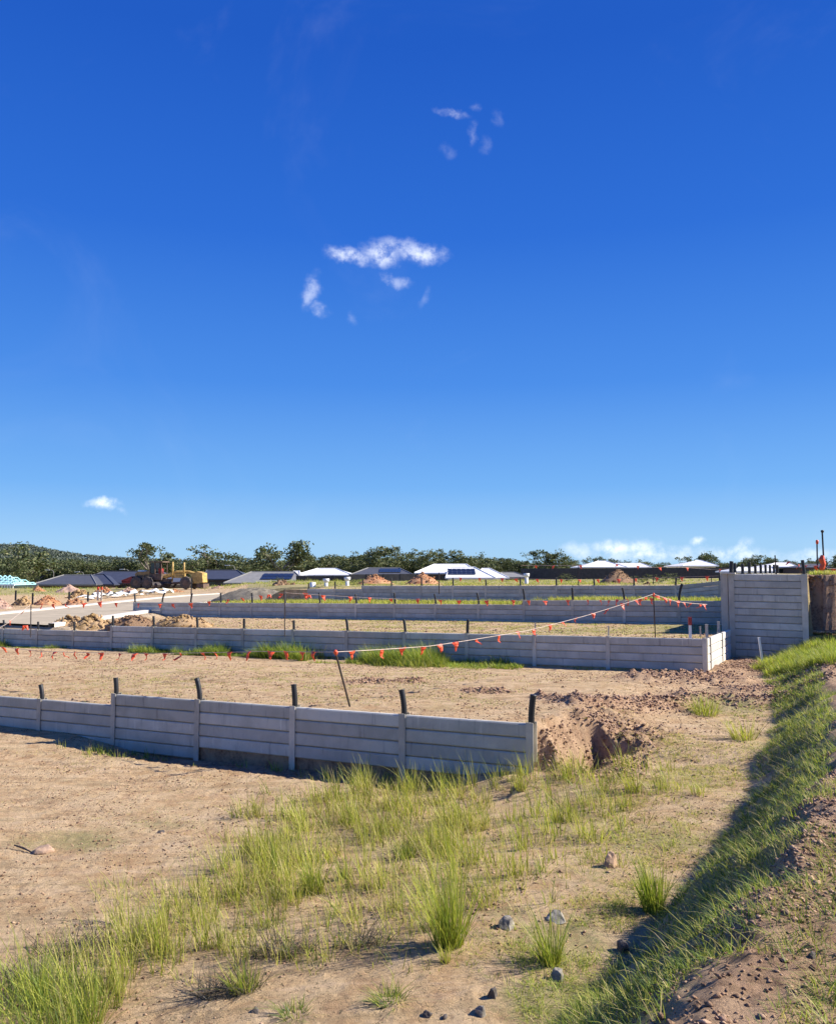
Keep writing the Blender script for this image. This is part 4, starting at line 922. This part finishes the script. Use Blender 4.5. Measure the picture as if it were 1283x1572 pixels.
heap(352, 378, 906, 916, 60, M_CLODG, 'small grey loam hump at the left end of the long grey heap', .05)
heap(78, 134, 897, 915, 84, M_CLODP, 'smooth pink soil heap before the dark hip-roofed house', .07)
heap(40, 74, 900, 914, 88, M_CLODO, 'small orange heap left of the smooth pink one', .08)
heap(48, 98, 913, 934, 52, M_CLODO, 'pointed orange soil heap beside the road at left', .08)
heap(-30, 30, 919, 943, 48, M_CLODP, 'pinkish soil heap cut off by the left edge', .08)
heap(18, 52, 916, 932, 51, M_CLODY, 'broken rubble heap left of the pointed orange one', .13)
heap(98, 142, 906, 924, 66, M_CLODY, 'grey-brown broken rubble right of the pointed heap', .15)
heap(96, 138, 920, 931, 52, M_CLODO, 'low clayey hump at the road edge left of the white sheet', .1)
heap(140, 182, 903, 916, 76, M_CLODO, 'orange rubble row behind the survey posts', .14)
heap(172, 222, 904, 914, 78, M_CLODP, 'pale pink rubble in front of the grader rear wheels', .12)
heap(240, 300, 906, 914, 84, M_CLODO, 'orange rubble in front of the grader blade', .1)
heap(318, 352, 900, 907, 88, M_CLODP, 'low pale hump right of the grader', .08)
heap(72, 140, 947, 965, 33.5, M_CLODY, 'chunky yellow-brown clay heap behind the second wall at left', .10)
heap(105, 180, 945, 965, 33.0, M_CLODY, 'tallest chunky yellow-brown clay heap behind the second wall', .11)
heap(165, 245, 947, 964, 32.0, M_CLODB, 'long brown clay row behind the second wall', .09, .5, 2)
heap(235, 325, 947, 962, 31.0, M_CLODY, 'broken clay row reaching toward the third wall', .08, .5, 2)
heap(985, 1003, 894, 900, 47, M_CLODB, 'tiny pile of broken bricks on the top terrace', .07)
# white geotextile sheet along the far kerb
m = MB(); n = 26; vs = []
for i in range(n):
    q = i / (n - 1); px = 142 + 118 * q; py = 921 - 12.5 * q; Y = 62 + 16 * q; c = P(px, py, Y); c.z = E0 + float(Hxy(c.x, c.y)) + .12
    for k in range(5): vs.append((c.x + .4 * random.uniform(-1, 1), c.y + (k - 2) * 1.1, c.z + .14 * math.sin(i * 1.7 + k * 2.1) + .12 * (2 - abs(k - 2)) + random.uniform(0, .12)))
m.add(vs, [(i * 5 + k, (i + 1) * 5 + k, (i + 1) * 5 + k + 1, i * 5 + k + 1) for i in range(n - 1) for k in range(4)])
tag(m.build('geotextile_sheet', M_SHEET, None, True), 'crumpled white sheet laid along the far edge of the road', 'sheet')

# ------------------------------------------------------------------ road grader
def grader():
    Y = 95; b = P(262, 904, Y); k = Y / F; o = empty('road_grader', (b.x, Y, b.z), math.radians(-14)); tag(o, 'dusty yellow motor grader parked beyond the road, dark cab and arched frame', 'grader')
    X = lambda px: (px - 262) * k * 1.03; Z = lambda py: (904 - py) * k
    def bx(m, x0, x1, z0, z1, w_, y0=0.0): return m.box(((X(x0) + X(x1)) / 2, y0, (Z(z0) + Z(z1)) / 2), (X(x1) - X(x0), w_, abs(Z(z1) - Z(z0))))
    # hood with sloping rear
    prof = [(X(208), Z(893)), (X(207), Z(881)), (X(211), Z(878)), (X(232), Z(877.5)), (X(232), Z(893))]
    hood = MB().prism(prof, -.62, .62, 'y').build('engine_hood', simple('dirty_hood_paint', (.27, .17, .07), .7, var=.45, scale=2), o); MB().box((X(214), 0, Z(876.6)), (.8, .5, .18)).build('air_cleaner', M_WHITE, hood)
    for i in range(5): MB().box((X(212 + i * 3.6), -.625, Z(886)), (.14, .02, .5)).build('louvre', M_DUST, hood)
    bx(MB(), 196, 262, 889, 896, .7).build('rear_frame', M_DUST, o)
    # cab
    cab = bx(MB(), 231, 251, 890.5, 881, 1.25).build('cab_body', M_DUST, o)
    bx(MB(), 229.5, 253.5, 863.8, 861.8, 1.5).build('cab_roof', M_DUST, cab)
    for x in (231.5, 240, 250.5):
        for y in (-.6, .6): bx(MB(), x - .6, x + .6, 881, 863.5, .09, y).build('cab_pillar', M_DUST, cab)
    bx(MB(), 232.5, 239.5, 880.5, 864.5, 1.14).build('cab_window', M_GLASS, cab); bx(MB(), 243, 247.5, 882, 873, .5).build('seat', M_RED, cab)
    MB().tube([(X(249), 0, Z(884)), (X(247), 0, Z(876))], .05, 6).build('steering_column', M_DARKST, cab)
    MB().tube([(X(226), .2, Z(878)), (X(226), .2, Z(870))], .07, 8).build('exhaust', M_DARKST, o)
    # main arched frame
    m = MB(); m.tube([(X(250), 0, Z(886)), (X(262), 0, Z(883)), (X(272), 0, Z(878.5)), (X(290), 0, Z(878)), (X(302), 0, Z(881)), (X(306), 0, Z(888))], [.24, .24, .2, .19, .22, .25], 6); m.build('main_frame', M_YEL, o)
    m = MB().box(((X(266) + X(284)) / 2, 0, Z(884)), (X(284) - X(266), .7, .5)); m.build('saddle', M_YEL, o)
    for x, zt in ((267.8, 863), (286.5, 864)):
        for y in (-.42,): MB().tube([(X(x), y, Z(893)), (X(x), y, Z(878)), (X(x), y, Z(877)), (X(x), y, Z(zt))], [.07, .07, .12, .1], 8).build('lift_cylinder', M_YEL, o, True)
    m = MB().tube([(X(300), 0, Z(890)), (X(285), -.3, Z(894)), (X(262), -.6, Z(896))], .12, 6); m.tube([(X(300), 0, Z(890)), (X(285), .3, Z(894)), (X(262), .6, Z(896))], .12, 6); m.build('drawbar', M_DUST, o)
    m = MB(); m.tube([(X(262) + .75 * math.cos(a * .524), .75 * math.sin(a * .524), Z(896)) for a in range(13)], .09, 6); m.build('turntable_circle', M_DARKST, o)
    pr = [(.0, -.02), (.14, .12), (.18, .35), (.12, .55), (.0, .7), (.05, .7), (.17, .56), (.24, .35), (.19, .1), (.05, -.02)]
    bl = MB().prism([(a, b_) for a, b_ in pr], -1.9, 1.9, 'y'); rot = Matrix.Rotation(math.radians(-38), 3, 'Z'); bl.v = [tuple(rot @ Vector(v) + Vector((X(258), 0, .08))) for v in bl.v]; bl.build('blade', M_DARKST, o)
    # front block, push plate
    prof = [(X(299), Z(895)), (X(299), Z(882)), (X(308), Z(877.5)), (X(317), Z(880)), (X(318), Z(894)), (X(312), Z(896))]
    MB().prism(prof, -.55, .55, 'y').build('front_block', M_YEL, o)
    bx(MB(), 309, 320, 903, 896, 1.3).build('push_plate', M_DUST, o)
    bx(MB(), 290, 300, 896, 893, 2.0).build('front_axle', M_DUST, o)
    # wheels
    def wheel(x, y, r):
        m = MB(); m.tube([(x, y - .22, r), (x, y - .18, r), (x, y, r), (x, y + .18, r), (x, y + .22, r)], [r * .86, r * .97, r, r * .97, r * .86], 22); t_ = m.build('tyre', M_TYRE, o, True)
        sgn = -1 if y < 0 else 1
        MB().tube([(x, y + sgn * .20, r), (x, y + sgn * .245, r), (x, y + sgn * .25, r)], [r * .5, r * .46, r * .2], 16).build('rim', M_DUST, t_)
        for a in range(16):
            an = a * 2 * math.pi / 16; MB().box((x + math.cos(an) * r * .98, y, r + math.sin(an) * r * .98), (.1, .42, .1), Matrix.Rotation(-an, 3, 'Y')).build('tread_lug', M_TYRE, t_) if a % 2 == 0 else None
    for x in (213, 231):
        for y in (-.95, .95): wheel(X(x), y, .70)
    for y in (-.95, .95): wheel(X(294), y, .70)
    for y in (-.8, .8): MB().box(((X(213) + X(231)) / 2, y * .85, .72), (X(231) - X(213), .2, .4)).build('tandem_case', M_DUST, o)
    # red ripper / tool carrier behind
    rp_ = MB(); rp_.box((X(196), 0, Z(894)), (1.4, 1.6, .25)); rp_.add([(X(203), -.8, Z(894)), (X(203), .8, Z(894)), (X(203), .8, Z(885)), (X(203), -.8, Z(885)), (X(186), -.8, Z(894)), (X(186), .8, Z(894)), (X(186), .8, Z(891)), (X(186), -.8, Z(891))], [(0, 1, 2, 3), (4, 7, 6, 5), (3, 2, 6, 7), (0, 4, 5, 1), (0, 3, 7, 4), (1, 5, 6, 2)])
    rr = rp_.build('ripper_frame', M_RED, o)
    for y in (-.6, -.2, .2, .6): MB().tube([(X(188), y, Z(892)), (X(186.5), y, Z(898)), (X(189), y, Z(902))], [.06, .06, .03], 6).build('ripper_tooth', M_DARKST, rr)
grader()

# ------------------------------------------------------------------ houses and fences
def house(label, x0, x1, yr, ye, Y, roofm, wallm, rx0, rx1, depth=11, base_h=None, name='house', windows=3, solar=None, over=.5, fascia=None):
    """hip roof: eave from x0..x1 px at ye, ridge rx0..rx1 at yr"""
    a = P(x0, ye, Y); b = P(x1, ye, Y); r0 = P(rx0, yr, Y + depth / 2); r1 = P(rx1, yr, Y + depth / 2)
    gz = a.z - 2.45; cx = (a.x + b.x) / 2; o = empty(name, (cx, Y, gz)); tag(o, label, 'house'); L = lambda v: (v[0] - cx, v[1] - Y, v[2] - gz)
    ze = a.z; V = [(a.x, Y, ze), (b.x, Y, ze), (b.x, Y + depth, ze), (a.x, Y + depth, ze), tuple(r0), tuple(r1)]
    th = .18; V2 = [(v[0], v[1], v[2] - th) for v in V[:4]]
    m = MB(); m.add([L(v) for v in V + V2], [(0, 1, 5, 4), (1, 2, 5), (2, 3, 4, 5), (3, 0, 4), (1, 0, 6, 7), (2, 1, 7, 8), (3, 2, 8, 9), (0, 3, 9, 6), (6, 9, 8, 7)]); rf = m.build('roof', roofm, o)
    # ridge and hip caps
    m = MB()
    for p_, q_ in ((4, 5), (0, 4), (1, 5)): m.tube([Vector(L(V[p_])) + Vector((0, 0, .03)), Vector(L(V[q_])) + Vector((0, 0, .05))], .09, 5)
    m.build('ridge_cap', fascia or roofm, rf)
    MB().box((0, -.05, 2.45 - th / 2), (b.x - a.x + .1, .12, .24)).build('gutter', fascia or roofm, rf)
    MB().box((0, depth / 2, 1.13), (b.x - a.x - 2 * over, depth - 2 * over, 2.27)).build('wall', wallm, o)
    for i in range(windows):
        xx = (i + .5) / windows * (b.x - a.x - 2) - (b.x - a.x - 2) / 2
        w_ = MB().box((xx, over - .02, 1.35), (1.7, .08, 1.2)).build('window', M_GLASS, o); MB().box((xx, over - .07, .73), (1.8, .06, .06)).build('sill', M_WHITE, w_)
    if solar:
        sx0, sx1, n_, rws = solar      # panels on the front slope, in fractions
        for i in range(n_):
            for j in range(rws):
                fx = sx0 + (sx1 - sx0) * (i + .5) / n_; fy = .25 + .55 * (j + .5) / rws
                e = Vector(L(V[0])).lerp(Vector(L(V[1])), fx); r_ = Vector(L(V[4])).lerp(Vector(L(V[5])), fx); r_.x = e.x; p_ = e.lerp(r_, fy); ang = math.atan2(r_.z - e.z, r_.y - e.y)
                MB().box(p_ + Vector((0, 0, .12)), ((sx1 - sx0) * (b.x - a.x) / n_ * .94, depth / 2 * .55 / rws * .9, .05), Matrix.Rotation(ang, 3, 'X')).build('solar_panel', M_SOLAR, rf)
    return o
house('dark grey hip-roofed brick house left of the navy roof', 50, 148, 883, 897, 140, M_RDARK, M_BRICK, 98, 140, 13, fascia=M_RGREY)
house('large navy hip-roofed house behind the grader tail', 118, 262, 877.5, 895, 146, M_RNAVY, M_BRICK, 158, 250, 14, fascia=M_RDARK)
house('low navy roof house wing rising behind the dark grey hip roof', 100, 175, 882, 897, 143, M_RNAVY, M_BRICK, 146, 160, 12)
house('navy-roofed house right of the grader', 305, 382, 875.5, 889, 150, M_RNAVY, M_BRICK, 318, 364, 12, fascia=M_RDARK)
house('grey hip-roofed house with a dark solar array', 343, 470, 878, 895, 138, M_RGREY, M_BRICK, 386, 452, 13, solar=(.42, .80, 6, 2), fascia=M_RGREY)
house('white hip-roofed house with dark verandah, left of the two biggest white roofs', 455, 540, 873, 882.5, 150, M_RWHITE, M_BRICK, 488, 516, 12)
house('low white roof wing sloping down left of the dark verandah', 410, 462, 877, 892, 146, M_RWHITE, M_WWALL, 452, 460, 8, windows=0)
house('dark blue-grey hip roof with panels between the white roofs', 538, 634, 872, 882, 150, M_RDARK, M_FENCE, 565, 612, 12, solar=(.45, .8, 7, 2), fascia=M_RGREY)
house('white hip-roofed house left part with dark verandah behind the orange heap', 636, 735, 866.5, 879.5, 142, M_RWHITE, M_BRICK, 667, 716, 13)
house('big white house front with a dark solar array on its roof', 684, 760, 871, 887, 136, M_RWHITE, M_WWALL, 690, 728, 10, solar=(.05, .62, 6, 3), windows=0)
house('white roof end sloping down right of the solar array', 728, 781, 873, 887, 139, M_RWHITE, M_WWALL, 740, 752, 9, windows=0)
house('small low grey roof right of the white house', 762, 812, 879, 886, 145, M_RGREY, M_BRICK, 770, 790, 8)
house('white hip roof above the charcoal fence, left of centre right', 893, 962, 861.5, 870.5, 185, M_RWHITE, M_WWALL, 918, 930, 14)
house('longer white roof adjoining at the right above the fence', 935, 1000, 865, 870.8, 188, M_RWHITE, M_WWALL, 945, 985, 14)
house('pointed white hip roof above the fence near the tall wall', 1047, 1103, 860.5, 868.5, 185, M_RWHITE, M_WWALL, 1070, 1076, 14)
house('low white roof just showing behind the tall wall top', 1128, 1192, 871.5, 877, 120, M_RWHITE, M_WWALL, 1134, 1186, 8)
house('small pale roof peeping through trees above the tall wall', 1178, 1225, 864, 870, 210, M_RWHITE, M_WWALL, 1190, 1210, 10)
house('distant dark roof among trees right of the tall wall', 1225, 1275, 866, 871, 200, M_RDARK, M_BRICK, 1240, 1262, 10)
# house under construction: pale blue roof trusses on white frame
def framed():
    Y = 128; x0, x1 = -70, 22; a = P(x0, 898, Y); b = P(x1, 898, Y); dp = 8; gz = a.z - 2.6; cx = (a.x + b.x) / 2; W_ = (b.x - a.x); Hr = 14 * Y / F
    o = empty('framed_house', (cx, Y, gz)); tag(o, 'house under construction with pale blue roof trusses on a white frame', 'house frame')
    n = 12
    for i in range(n):
        q = (i + .5) / n; x = -W_ / 2 + W_ * q; hh = Hr * min(1, min(q, 1 - q) * 3.6 + .05); d = .08
        t_ = MB()
        t_.tube([(x, 0, 2.6), (x, dp / 2 * (hh / Hr), 2.6 + hh), (x, dp - dp / 2 * (hh / Hr), 2.6 + hh), (x, dp, 2.6)], d, 4); t_.tube([(x, 0, 2.6), (x, dp, 2.6)], d, 4)
        for k in range(6): t_.tube([(x, dp * k / 6, 2.6), (x, dp * (k + .5) / 6, 2.6 + hh * min(1, 1.9 * min((k + .5) / 6, 1 - (k + .5) / 6)))], d * .7, 4); t_.tube([(x, dp * (k + 1) / 6, 2.6), (x, dp * (k + .5) / 6, 2.6 + hh * min(1, 1.9 * min((k + .5) / 6, 1 - (k + .5) / 6)))], d * .7, 4)
        t_.build('roof_truss', M_CYAN, o)
    for k in range(5):
        y = dp / 2 * k / 5; ex = W_ / 2 * (1 - .55 * k / 5); MB().box((0, y, 2.66 + Hr * k / 5), (ex * 2, .12, .10)).build('batten', M_WHITE, o)
    for i in range(22):
        x = -W_ / 2 + W_ * (i + .5) / 22; MB().box((x, 0, 1.3), (.14, .14, 2.6)).build('stud', M_WHITE, o)
    MB().box((0, 0, 2.55), (W_, .18, .14)).build('top_plate', M_WHITE, o)
    MB().box((0, dp, 1.3), (W_, .1, 2.5)).build('rear_wrap', M_RGREY, o)
framed()
def fence(x0, y0, x1, y1, Y0, Y1, hpx, label, n=None):
    a = P(x0, y0, Y0); b = P(x1, y1, Y1); L_ = (b - a).length; o = empty('boundary_fence', a); tag(o, label, 'fence'); n = n or max(2, int(L_ / 2.4)); Hf = hpx * (Y0 + Y1) / 2 / F; d = b - a; ang = math.atan2(d.y, d.x)
    for i in range(n):
        p_ = d * ((i + .5) / n); MB().box((p_.x, p_.y, p_.z - Hf / 2), (L_ / n - .06, .04, Hf), Matrix.Rotation(ang, 3, 'Z')).build('fence_panel', M_FENCE, o)
    for i in range(n + 1):
        p_ = d * (i / n); MB().box((p_.x, p_.y, p_.z - Hf / 2 + .03), (.09, .09, Hf + .06)).build('fence_post', M_FENCE, o)
fence(800, 873, 1125, 871, 150, 150, 18, 'long charcoal boundary fence across the right background')
fence(536, 882, 640, 881, 120, 122, 12, 'charcoal fence behind the orange-brown heap and drain pipes')
fence(455, 884, 538, 884, 122, 122, 10, 'dark fence under the verandah of the left white-roofed house')
# street lamps
for px, py, Y, lab in ((75, 875, 200, 'far left street lamp before the wooded hill'), (121, 878, 200, 'street lamp above the dark hip roof'), (190, 874, 190, 'street lamp above the large navy roof'), (352, 868, 180, 'street lamp behind the navy-roofed house right of the grader')):
    t_ = P(px, py, Y); o = empty('street_lamp', (t_.x + 1.2, Y, t_.z - 7)); tag(o, lab, 'street lamp')
    MB().tube([(0, 0, 0), (0, 0, 6.4), (-.3, 0, 6.9), (-1.2, 0, 7)], [.1, .07, .06, .05], 6).build('pole', M_RGREY, o); MB().box((-1.6, 0, 7), (1.1, .4, .14)).build('lamp_head', M_WHITE, o)

# ------------------------------------------------------------------ trees
def tree_meshes(kind, sd_):
    rg = np.random.default_rng(sd_); Hh = 10.0; m = MB(); tips = []
    def limb(p, d, L_, r, lv):
        n = 4; pts = [p]; q = p
        for i in range(n):
            d = (d + Vector(rg.normal(0, .13, 3)) + Vector((0, 0, .05))).normalized(); q = q + d * L_ / n; pts.append(q)
        m.tube(pts, [r * (1 - .45 * i / n) for i in range(n + 1)], 5 if lv else 7, False)
        if lv >= 2: tips.append((q, L_)); return
        for k in range(3 if lv else 5):
            a = rg.uniform(0, 6.28); sp_ = rg.uniform(.4, .95); nd = (d + Vector((math.cos(a), math.sin(a), .15)) * sp_).normalized(); s0 = pts[-1] if rg.random() < .55 else pts[-2]
            limb(s0, nd, L_ * rg.uniform(.5, .8), r * .5, lv + 1)
        tips.append((q, L_ * .7))
    fork = {'tall': .42, 'open': .36, 'dense': .28, 'round': .22, 'bush': .1}[kind]
    limb(Vector((0, 0, -.6)), Vector((rg.normal(0, .06), rg.normal(0, .06), 1)), Hh * fork, .22, 0)
    zmax = max(t[0].z for t in tips)
    ncl = {'tall': 34, 'open': 46, 'dense': 110, 'round': 120, 'bush': 80}[kind]; nl = {'tall': 44, 'open': 42, 'dense': 42, 'round': 42, 'bush': 42}[kind]
    cl_ = [Vector(t[0]) for t in tips]
    rx = {'tall': .30, 'open': .36, 'dense': .38, 'round': .44, 'bush': .5}[kind] * Hh
    while len(cl_) < ncl:
        if kind in ('tall', 'open'): b_ = cl_[rg.integers(0, len(tips))]; cl_.append(b_ + Vector(rg.normal(0, .65, 3)))
        else:
            v = Vector(rg.normal(0, 1, 3)).normalized() * rg.uniform(.55, 1) ; zc = {'dense': .60, 'round': .55, 'bush': .42}[kind]
            cl_.append(Vector((v.x * rx, v.y * rx, Hh * zc + v.z * Hh * (.97 - zc))))
    C_ = np.array([tuple(c) for c in cl_]); n = len(C_) * nl
    ce = np.repeat(C_, nl, 0); rad = np.repeat(rg.uniform(.55, 1.15, len(C_)), nl)[:, None]
    dv = rg.normal(0, 1, (n, 3)); dv /= np.linalg.norm(dv, axis=1)[:, None]; pos = ce + dv * rad * (rg.random((n, 1)) ** .5) * np.array([1.15, 1.15, .75])
    pos[:, 2] = np.maximum(pos[:, 2], .1)
    nn = rg.normal(0, 1, (n, 3)) + np.array([0, 0, .5]); nn /= np.linalg.norm(nn, axis=1)[:, None]; tt_ = np.cross(nn, rg.normal(0, 1, (n, 3))); tt_ /= np.linalg.norm(tt_, axis=1)[:, None]; bb_ = np.cross(nn, tt_)
    sz = rg.uniform(.13, .27, (n, 1)); V = np.stack([pos - tt_ * sz, pos + bb_ * sz * .55, pos + tt_ * sz, pos - bb_ * sz * .55], 1)
    base = np.array([(.095, .12, .055), (.13, .15, .07), (.07, .095, .045), (.18, .18, .10)])[rg.integers(0, 4, n)] * np.repeat(rg.uniform(.75, 1.25, len(C_)), nl)[:, None]
    k = Hh / max(pos[:, 2].max(), 1); V = V * k
    cr_ = mesh_np('crown', V.reshape(-1, 3), [np.arange(n * 4).reshape(n, 4)], M_LEAF, False, np.repeat(base, 4, 0), do_link=False)
    m.v = [tuple(Vector(v) * k) for v in m.v]
    return m.mesh('trunk', M_BARK, True), cr_
TV = {'tall': [tree_meshes('tall', s_) for s_ in (1, 2, 3)], 'open': [tree_meshes('open', s_) for s_ in (4, 5)], 'dense': [tree_meshes('dense', s_) for s_ in (6, 7, 8)], 'round': [tree_meshes('round', s_) for s_ in (9, 10)], 'bush': [tree_meshes('bush', s_) for s_ in (11, 12)]}
def tree(px, ytop, Y, kind, label, wide=1.0, group=None, var=None):
    v = random.choice(TV[kind]) if var is None else TV[kind][var % len(TV[kind])]
    t_ = P(px, ytop, Y); gz = E0 + float(Hxy(t_.x, Y)); h_ = t_.z - gz; o = empty('gum_tree', (t_.x, Y, gz), random.uniform(0, 6.28)); o.scale = (h_ / 10 * wide, h_ / 10 * wide, h_ / 10)
    link(bpy.data.objects.new('trunk', v[0]), o); link(bpy.data.objects.new('crown', v[1]), o); tag(o, label, 'tree', group)
NAMED = [(40, 833, 215, 'open', 1.3, 'large broad tree rising in front of the hill at far left'), (12, 852, 190, 'round', 1.2, 'rounded tree at the left edge below the hill'), (235, 832, 250, 'tall', 1.0, 'tall open-crowned gum with gaps, above the grader cab'), (278, 846, 230, 'open', 1.2, 'mid-height dark gum above the grader frame'),
 (322, 836, 245, 'tall', 1.35, 'tall forked open gum right of the grader'), (433, 827, 225, 'open', 1.15, 'tallest gum with a ragged crown behind the grey roof'), (415, 843, 235, 'dense', 1.2, 'dense tree leaning against the tallest gum at its left'), (375, 853, 220, 'round', 1.6, 'low rounded tree left of the tallest gum'),
 (482, 846, 240, 'open', 1.0, 'slim open tree behind the first white roof'), (506, 849, 245, 'open', 1.0, 'ragged tree right of the slim one behind the first white roof'), (545, 846, 225, 'dense', 1.3, 'dense dark tree between the first white roof and the blue-grey one'), (592, 837, 220, 'dense', 1.3, 'tall broad gum behind the blue-grey roof'),
 (573, 848, 232, 'round', 1.2, 'rounded tree just left of the tall broad gum'), (636, 842, 228, 'dense', 1.15, 'dark tree between the blue-grey and the big white roof'), (662, 842, 222, 'round', 1.2, 'full rounded tree above the white ridge'), (697, 844, 228, 'dense', 1.25, 'broad dark tree above the white house with solar array'),
 (738, 848, 235, 'open', 1.0, 'narrow dark tree above the right half of the solar array'), (718, 855, 225, 'round', 1.2, 'lower round tree beside the narrow dark one'), (765, 857, 240, 'round', 1.3, 'low round tree above the small grey roof'), (790, 861, 240, 'dense', 1.2, 'low dark tree at the left end of the charcoal fence'),
 (826, 843, 235, 'tall', 1.1, 'spiky-topped gum above the left part of the charcoal fence'), (850, 847, 232, 'round', 1.3, 'domed tree with a smooth outline above the fence'), (812, 857, 240, 'dense', 1.2, 'low tree left of the spiky-topped gum'), (876, 859, 250, 'dense', 1.4, 'small tree right of the domed one'),
 (914, 854, 275, 'round', 1.3, 'small dark domed tree left of the first fence-top white roof'), (945, 857, 275, 'round', 1.7, 'flat-topped low tree above the longer white roof'), (987, 858, 270, 'open', 1.3, 'low ragged tree right of the longer white roof'), (1020, 863, 280, 'dense', 1.6, 'low distant tree midway between the fence-top roofs'),
 (1066, 846, 260, 'open', 1.15, 'tall dark tree behind the pointed white roof'), (1085, 850, 262, 'dense', 1.2, 'rounder tree right of the pointed white roof'), (1163, 851.5, 250, 'dense', 1.35, 'rounded tree above the middle of the tall wall'), (1148, 857, 255, 'round', 1.2, 'lower tree above the left half of the tall wall'), (1183, 856, 250, 'dense', 1.2, 'dark tree above the right half of the tall wall'),
 (1212, 859, 260, 'round', 1.4, 'low tree above the right post of the tall wall'), (1243, 857, 255, 'dense', 1.4, 'round tree between the tall wall and the pickets'), (1272, 850, 240, 'open', 1.1, 'open tree behind the pickets at the right edge')]
for i, (px, yt, Y, kd, wd_, lab) in enumerate(NAMED): tree(px, yt, Y, kd, lab, wd_, None, i)
FILL = [(-30, 130, 855, 864, 'mid-green gum in the belt below the wooded hill'), (130, 250, 858, 865, 'low gum in the belt behind the navy roofs'), (250, 420, 858, 865, 'low gum in the belt between the grader and the tallest gum'), (440, 640, 851, 860, 'dark gum in the belt behind the first white and blue-grey roofs'),
        (640, 810, 855, 863, 'dark gum in the belt behind the big white house'), (810, 1120, 862, 867, 'low distant gum in the belt along the top of the charcoal fence'), (1120, 1300, 861, 866, 'low distant gum in the belt behind the tall wall')]
for (x0, x1, ya, yb, lab) in FILL:
    x = x0
    while x < x1:
        Y = random.uniform(245, 300) if x0 < 800 else random.uniform(270, 330)
        kd_ = random.choice(['dense', 'round', 'open', 'open', 'tall', 'dense']); wd_ = random.uniform(1.2, 1.7); nm_ = lab.replace('gum in', {'dense': 'dense-crowned gum in', 'round': 'rounded gum in', 'open': 'open-crowned gum in', 'tall': 'thin-leaved gum in'}[kd_] )
        nm_ = ('broad ' if wd_ > 1.45 else 'narrow ') + nm_
        tree(x, random.uniform(ya, yb), Y, kd_, nm_, wd_, lab.replace('gum in', 'gums in')); x += random.uniform(8, 13)
# shrubs on top terrace and in the blocks
for px, yt, yb, Y, lab in ((1000, 881, 897, 60, 'wide leafy green shrub patch right of the brown heap'), (1030, 879, 897, 62, 'leafy shrub right of the wide one before the fence'), (975, 884, 897, 58, 'small shrub at the right foot of the brown heap'), (545, 889, 901, 60, 'green shrub beside the white capped pipes'), (430, 886, 897, 75, 'low green shrub behind the dark brown heap'), (870, 880, 892, 80, 'pale seedy bush clump before the charcoal fence')):
    v = TV['bush'][int(px) % 2]; t_ = P(px, yt, Y); z0 = P(px, yb, Y).z; o = empty('shrub', (t_.x, Y, z0)); h_ = t_.z - z0; o.scale = (h_ / 10 * 2.2, h_ / 10 * 2.2, h_ / 10)
    link(bpy.data.objects.new('stem', v[0]), o); link(bpy.data.objects.new('foliage', v[1]), o); tag(o, lab, 'shrub')

# wooded hill
prof = [(-400, 845), (-200, 838), (0, 841), (40, 841), (60, 845), (90, 851), (130, 857), (200, 862), (330, 866), (500, 871), (800, 876)]
xs_ = np.linspace(-400, 800, 90); yt = np.interp(xs_, [p_[0] for p_ in prof], [p_[1] for p_ in prof]); vs = []; nh = 10
for i, x in enumerate(xs_):
    for k in range(nh):
        q = k / (nh - 1); Y = 620 + 420 * q; c = P(x, yt[i], 1040); hz_ = (c.z - E0 + 8) * math.sin(q * math.pi / 2) ** 1.1 - 8; X = c.x / 1040 * Y; vs.append((X, Y, E0 + hz_))
    for k in range(3): vs.append((c.x * 1.1, 1040 + 150 * (k + 1), E0 - 8 + (c.z - E0 + 8) * (.8 - .4 * k)))
nh2 = nh + 3; HV = np.array(vs)
hill = mesh_np('hills', HV, [np.array([(i * nh2 + k, (i + 1) * nh2 + k, (i + 1) * nh2 + k + 1, i * nh2 + k + 1) for i in range(89) for k in range(nh2 - 1)])], simple('hill_forest_floor', (.035, .05, .028), .95, var=.4, scale=.05), True); tag(hill, kind='structure')
n = 3400; i = RNG.integers(0, 70, n); k = RNG.integers(0, nh - 1, n); fx, fy = RNG.random(n), RNG.random(n)
p00 = HV[i * nh2 + k]; p10 = HV[(i + 1) * nh2 + k]; p01 = HV[i * nh2 + k + 1]; pt = p00 + (p10 - p00) * fx[:, None] + (p01 - p00) * fy[:, None]
nq = 26; cr0 = RNG.uniform(1.6, 3.4, (n, 1, 1)); dv = RNG.normal(0, 1, (n, nq, 3)); dv /= np.linalg.norm(dv, axis=2)[:, :, None]; dv[:, :, 2] = np.abs(dv[:, :, 2])
pos = (pt[:, None, :] + dv * cr0 * (.5 + .5 * RNG.random((n, nq, 1))) * np.array([1, 1, 1.2]) + np.array([0, 0, 1.5])).reshape(-1, 3)
nn = RNG.normal(0, 1, (n * nq, 3)) + dv.reshape(-1, 3); nn /= np.linalg.norm(nn, axis=1)[:, None]; ta = np.cross(nn, RNG.normal(0, 1, (n * nq, 3))); ta /= np.linalg.norm(ta, axis=1)[:, None]; tb = np.cross(nn, ta); sz = RNG.uniform(.6, 1.15, (n * nq, 1))
V = np.stack([pos - ta * sz, pos + tb * sz * .7, pos + ta * sz, pos - tb * sz * .7], 1)
cb_ = np.array([(.105, .13, .115), (.135, .155, .13), (.09, .115, .10)])[RNG.integers(0, 3, n * nq)] * np.repeat(RNG.uniform(.7, 1.3, n), nq)[:, None]  # blue-grey distance haze is mixed into these leaf colours
tag(mesh_np('hill_forest', V.reshape(-1, 3), [np.arange(n * nq * 4).reshape(-1, 4)], M_LEAF, False, np.repeat(cb_, 4, 0)), 'distant eucalypt forest covering the low hill at left', 'forest', kind='stuff')
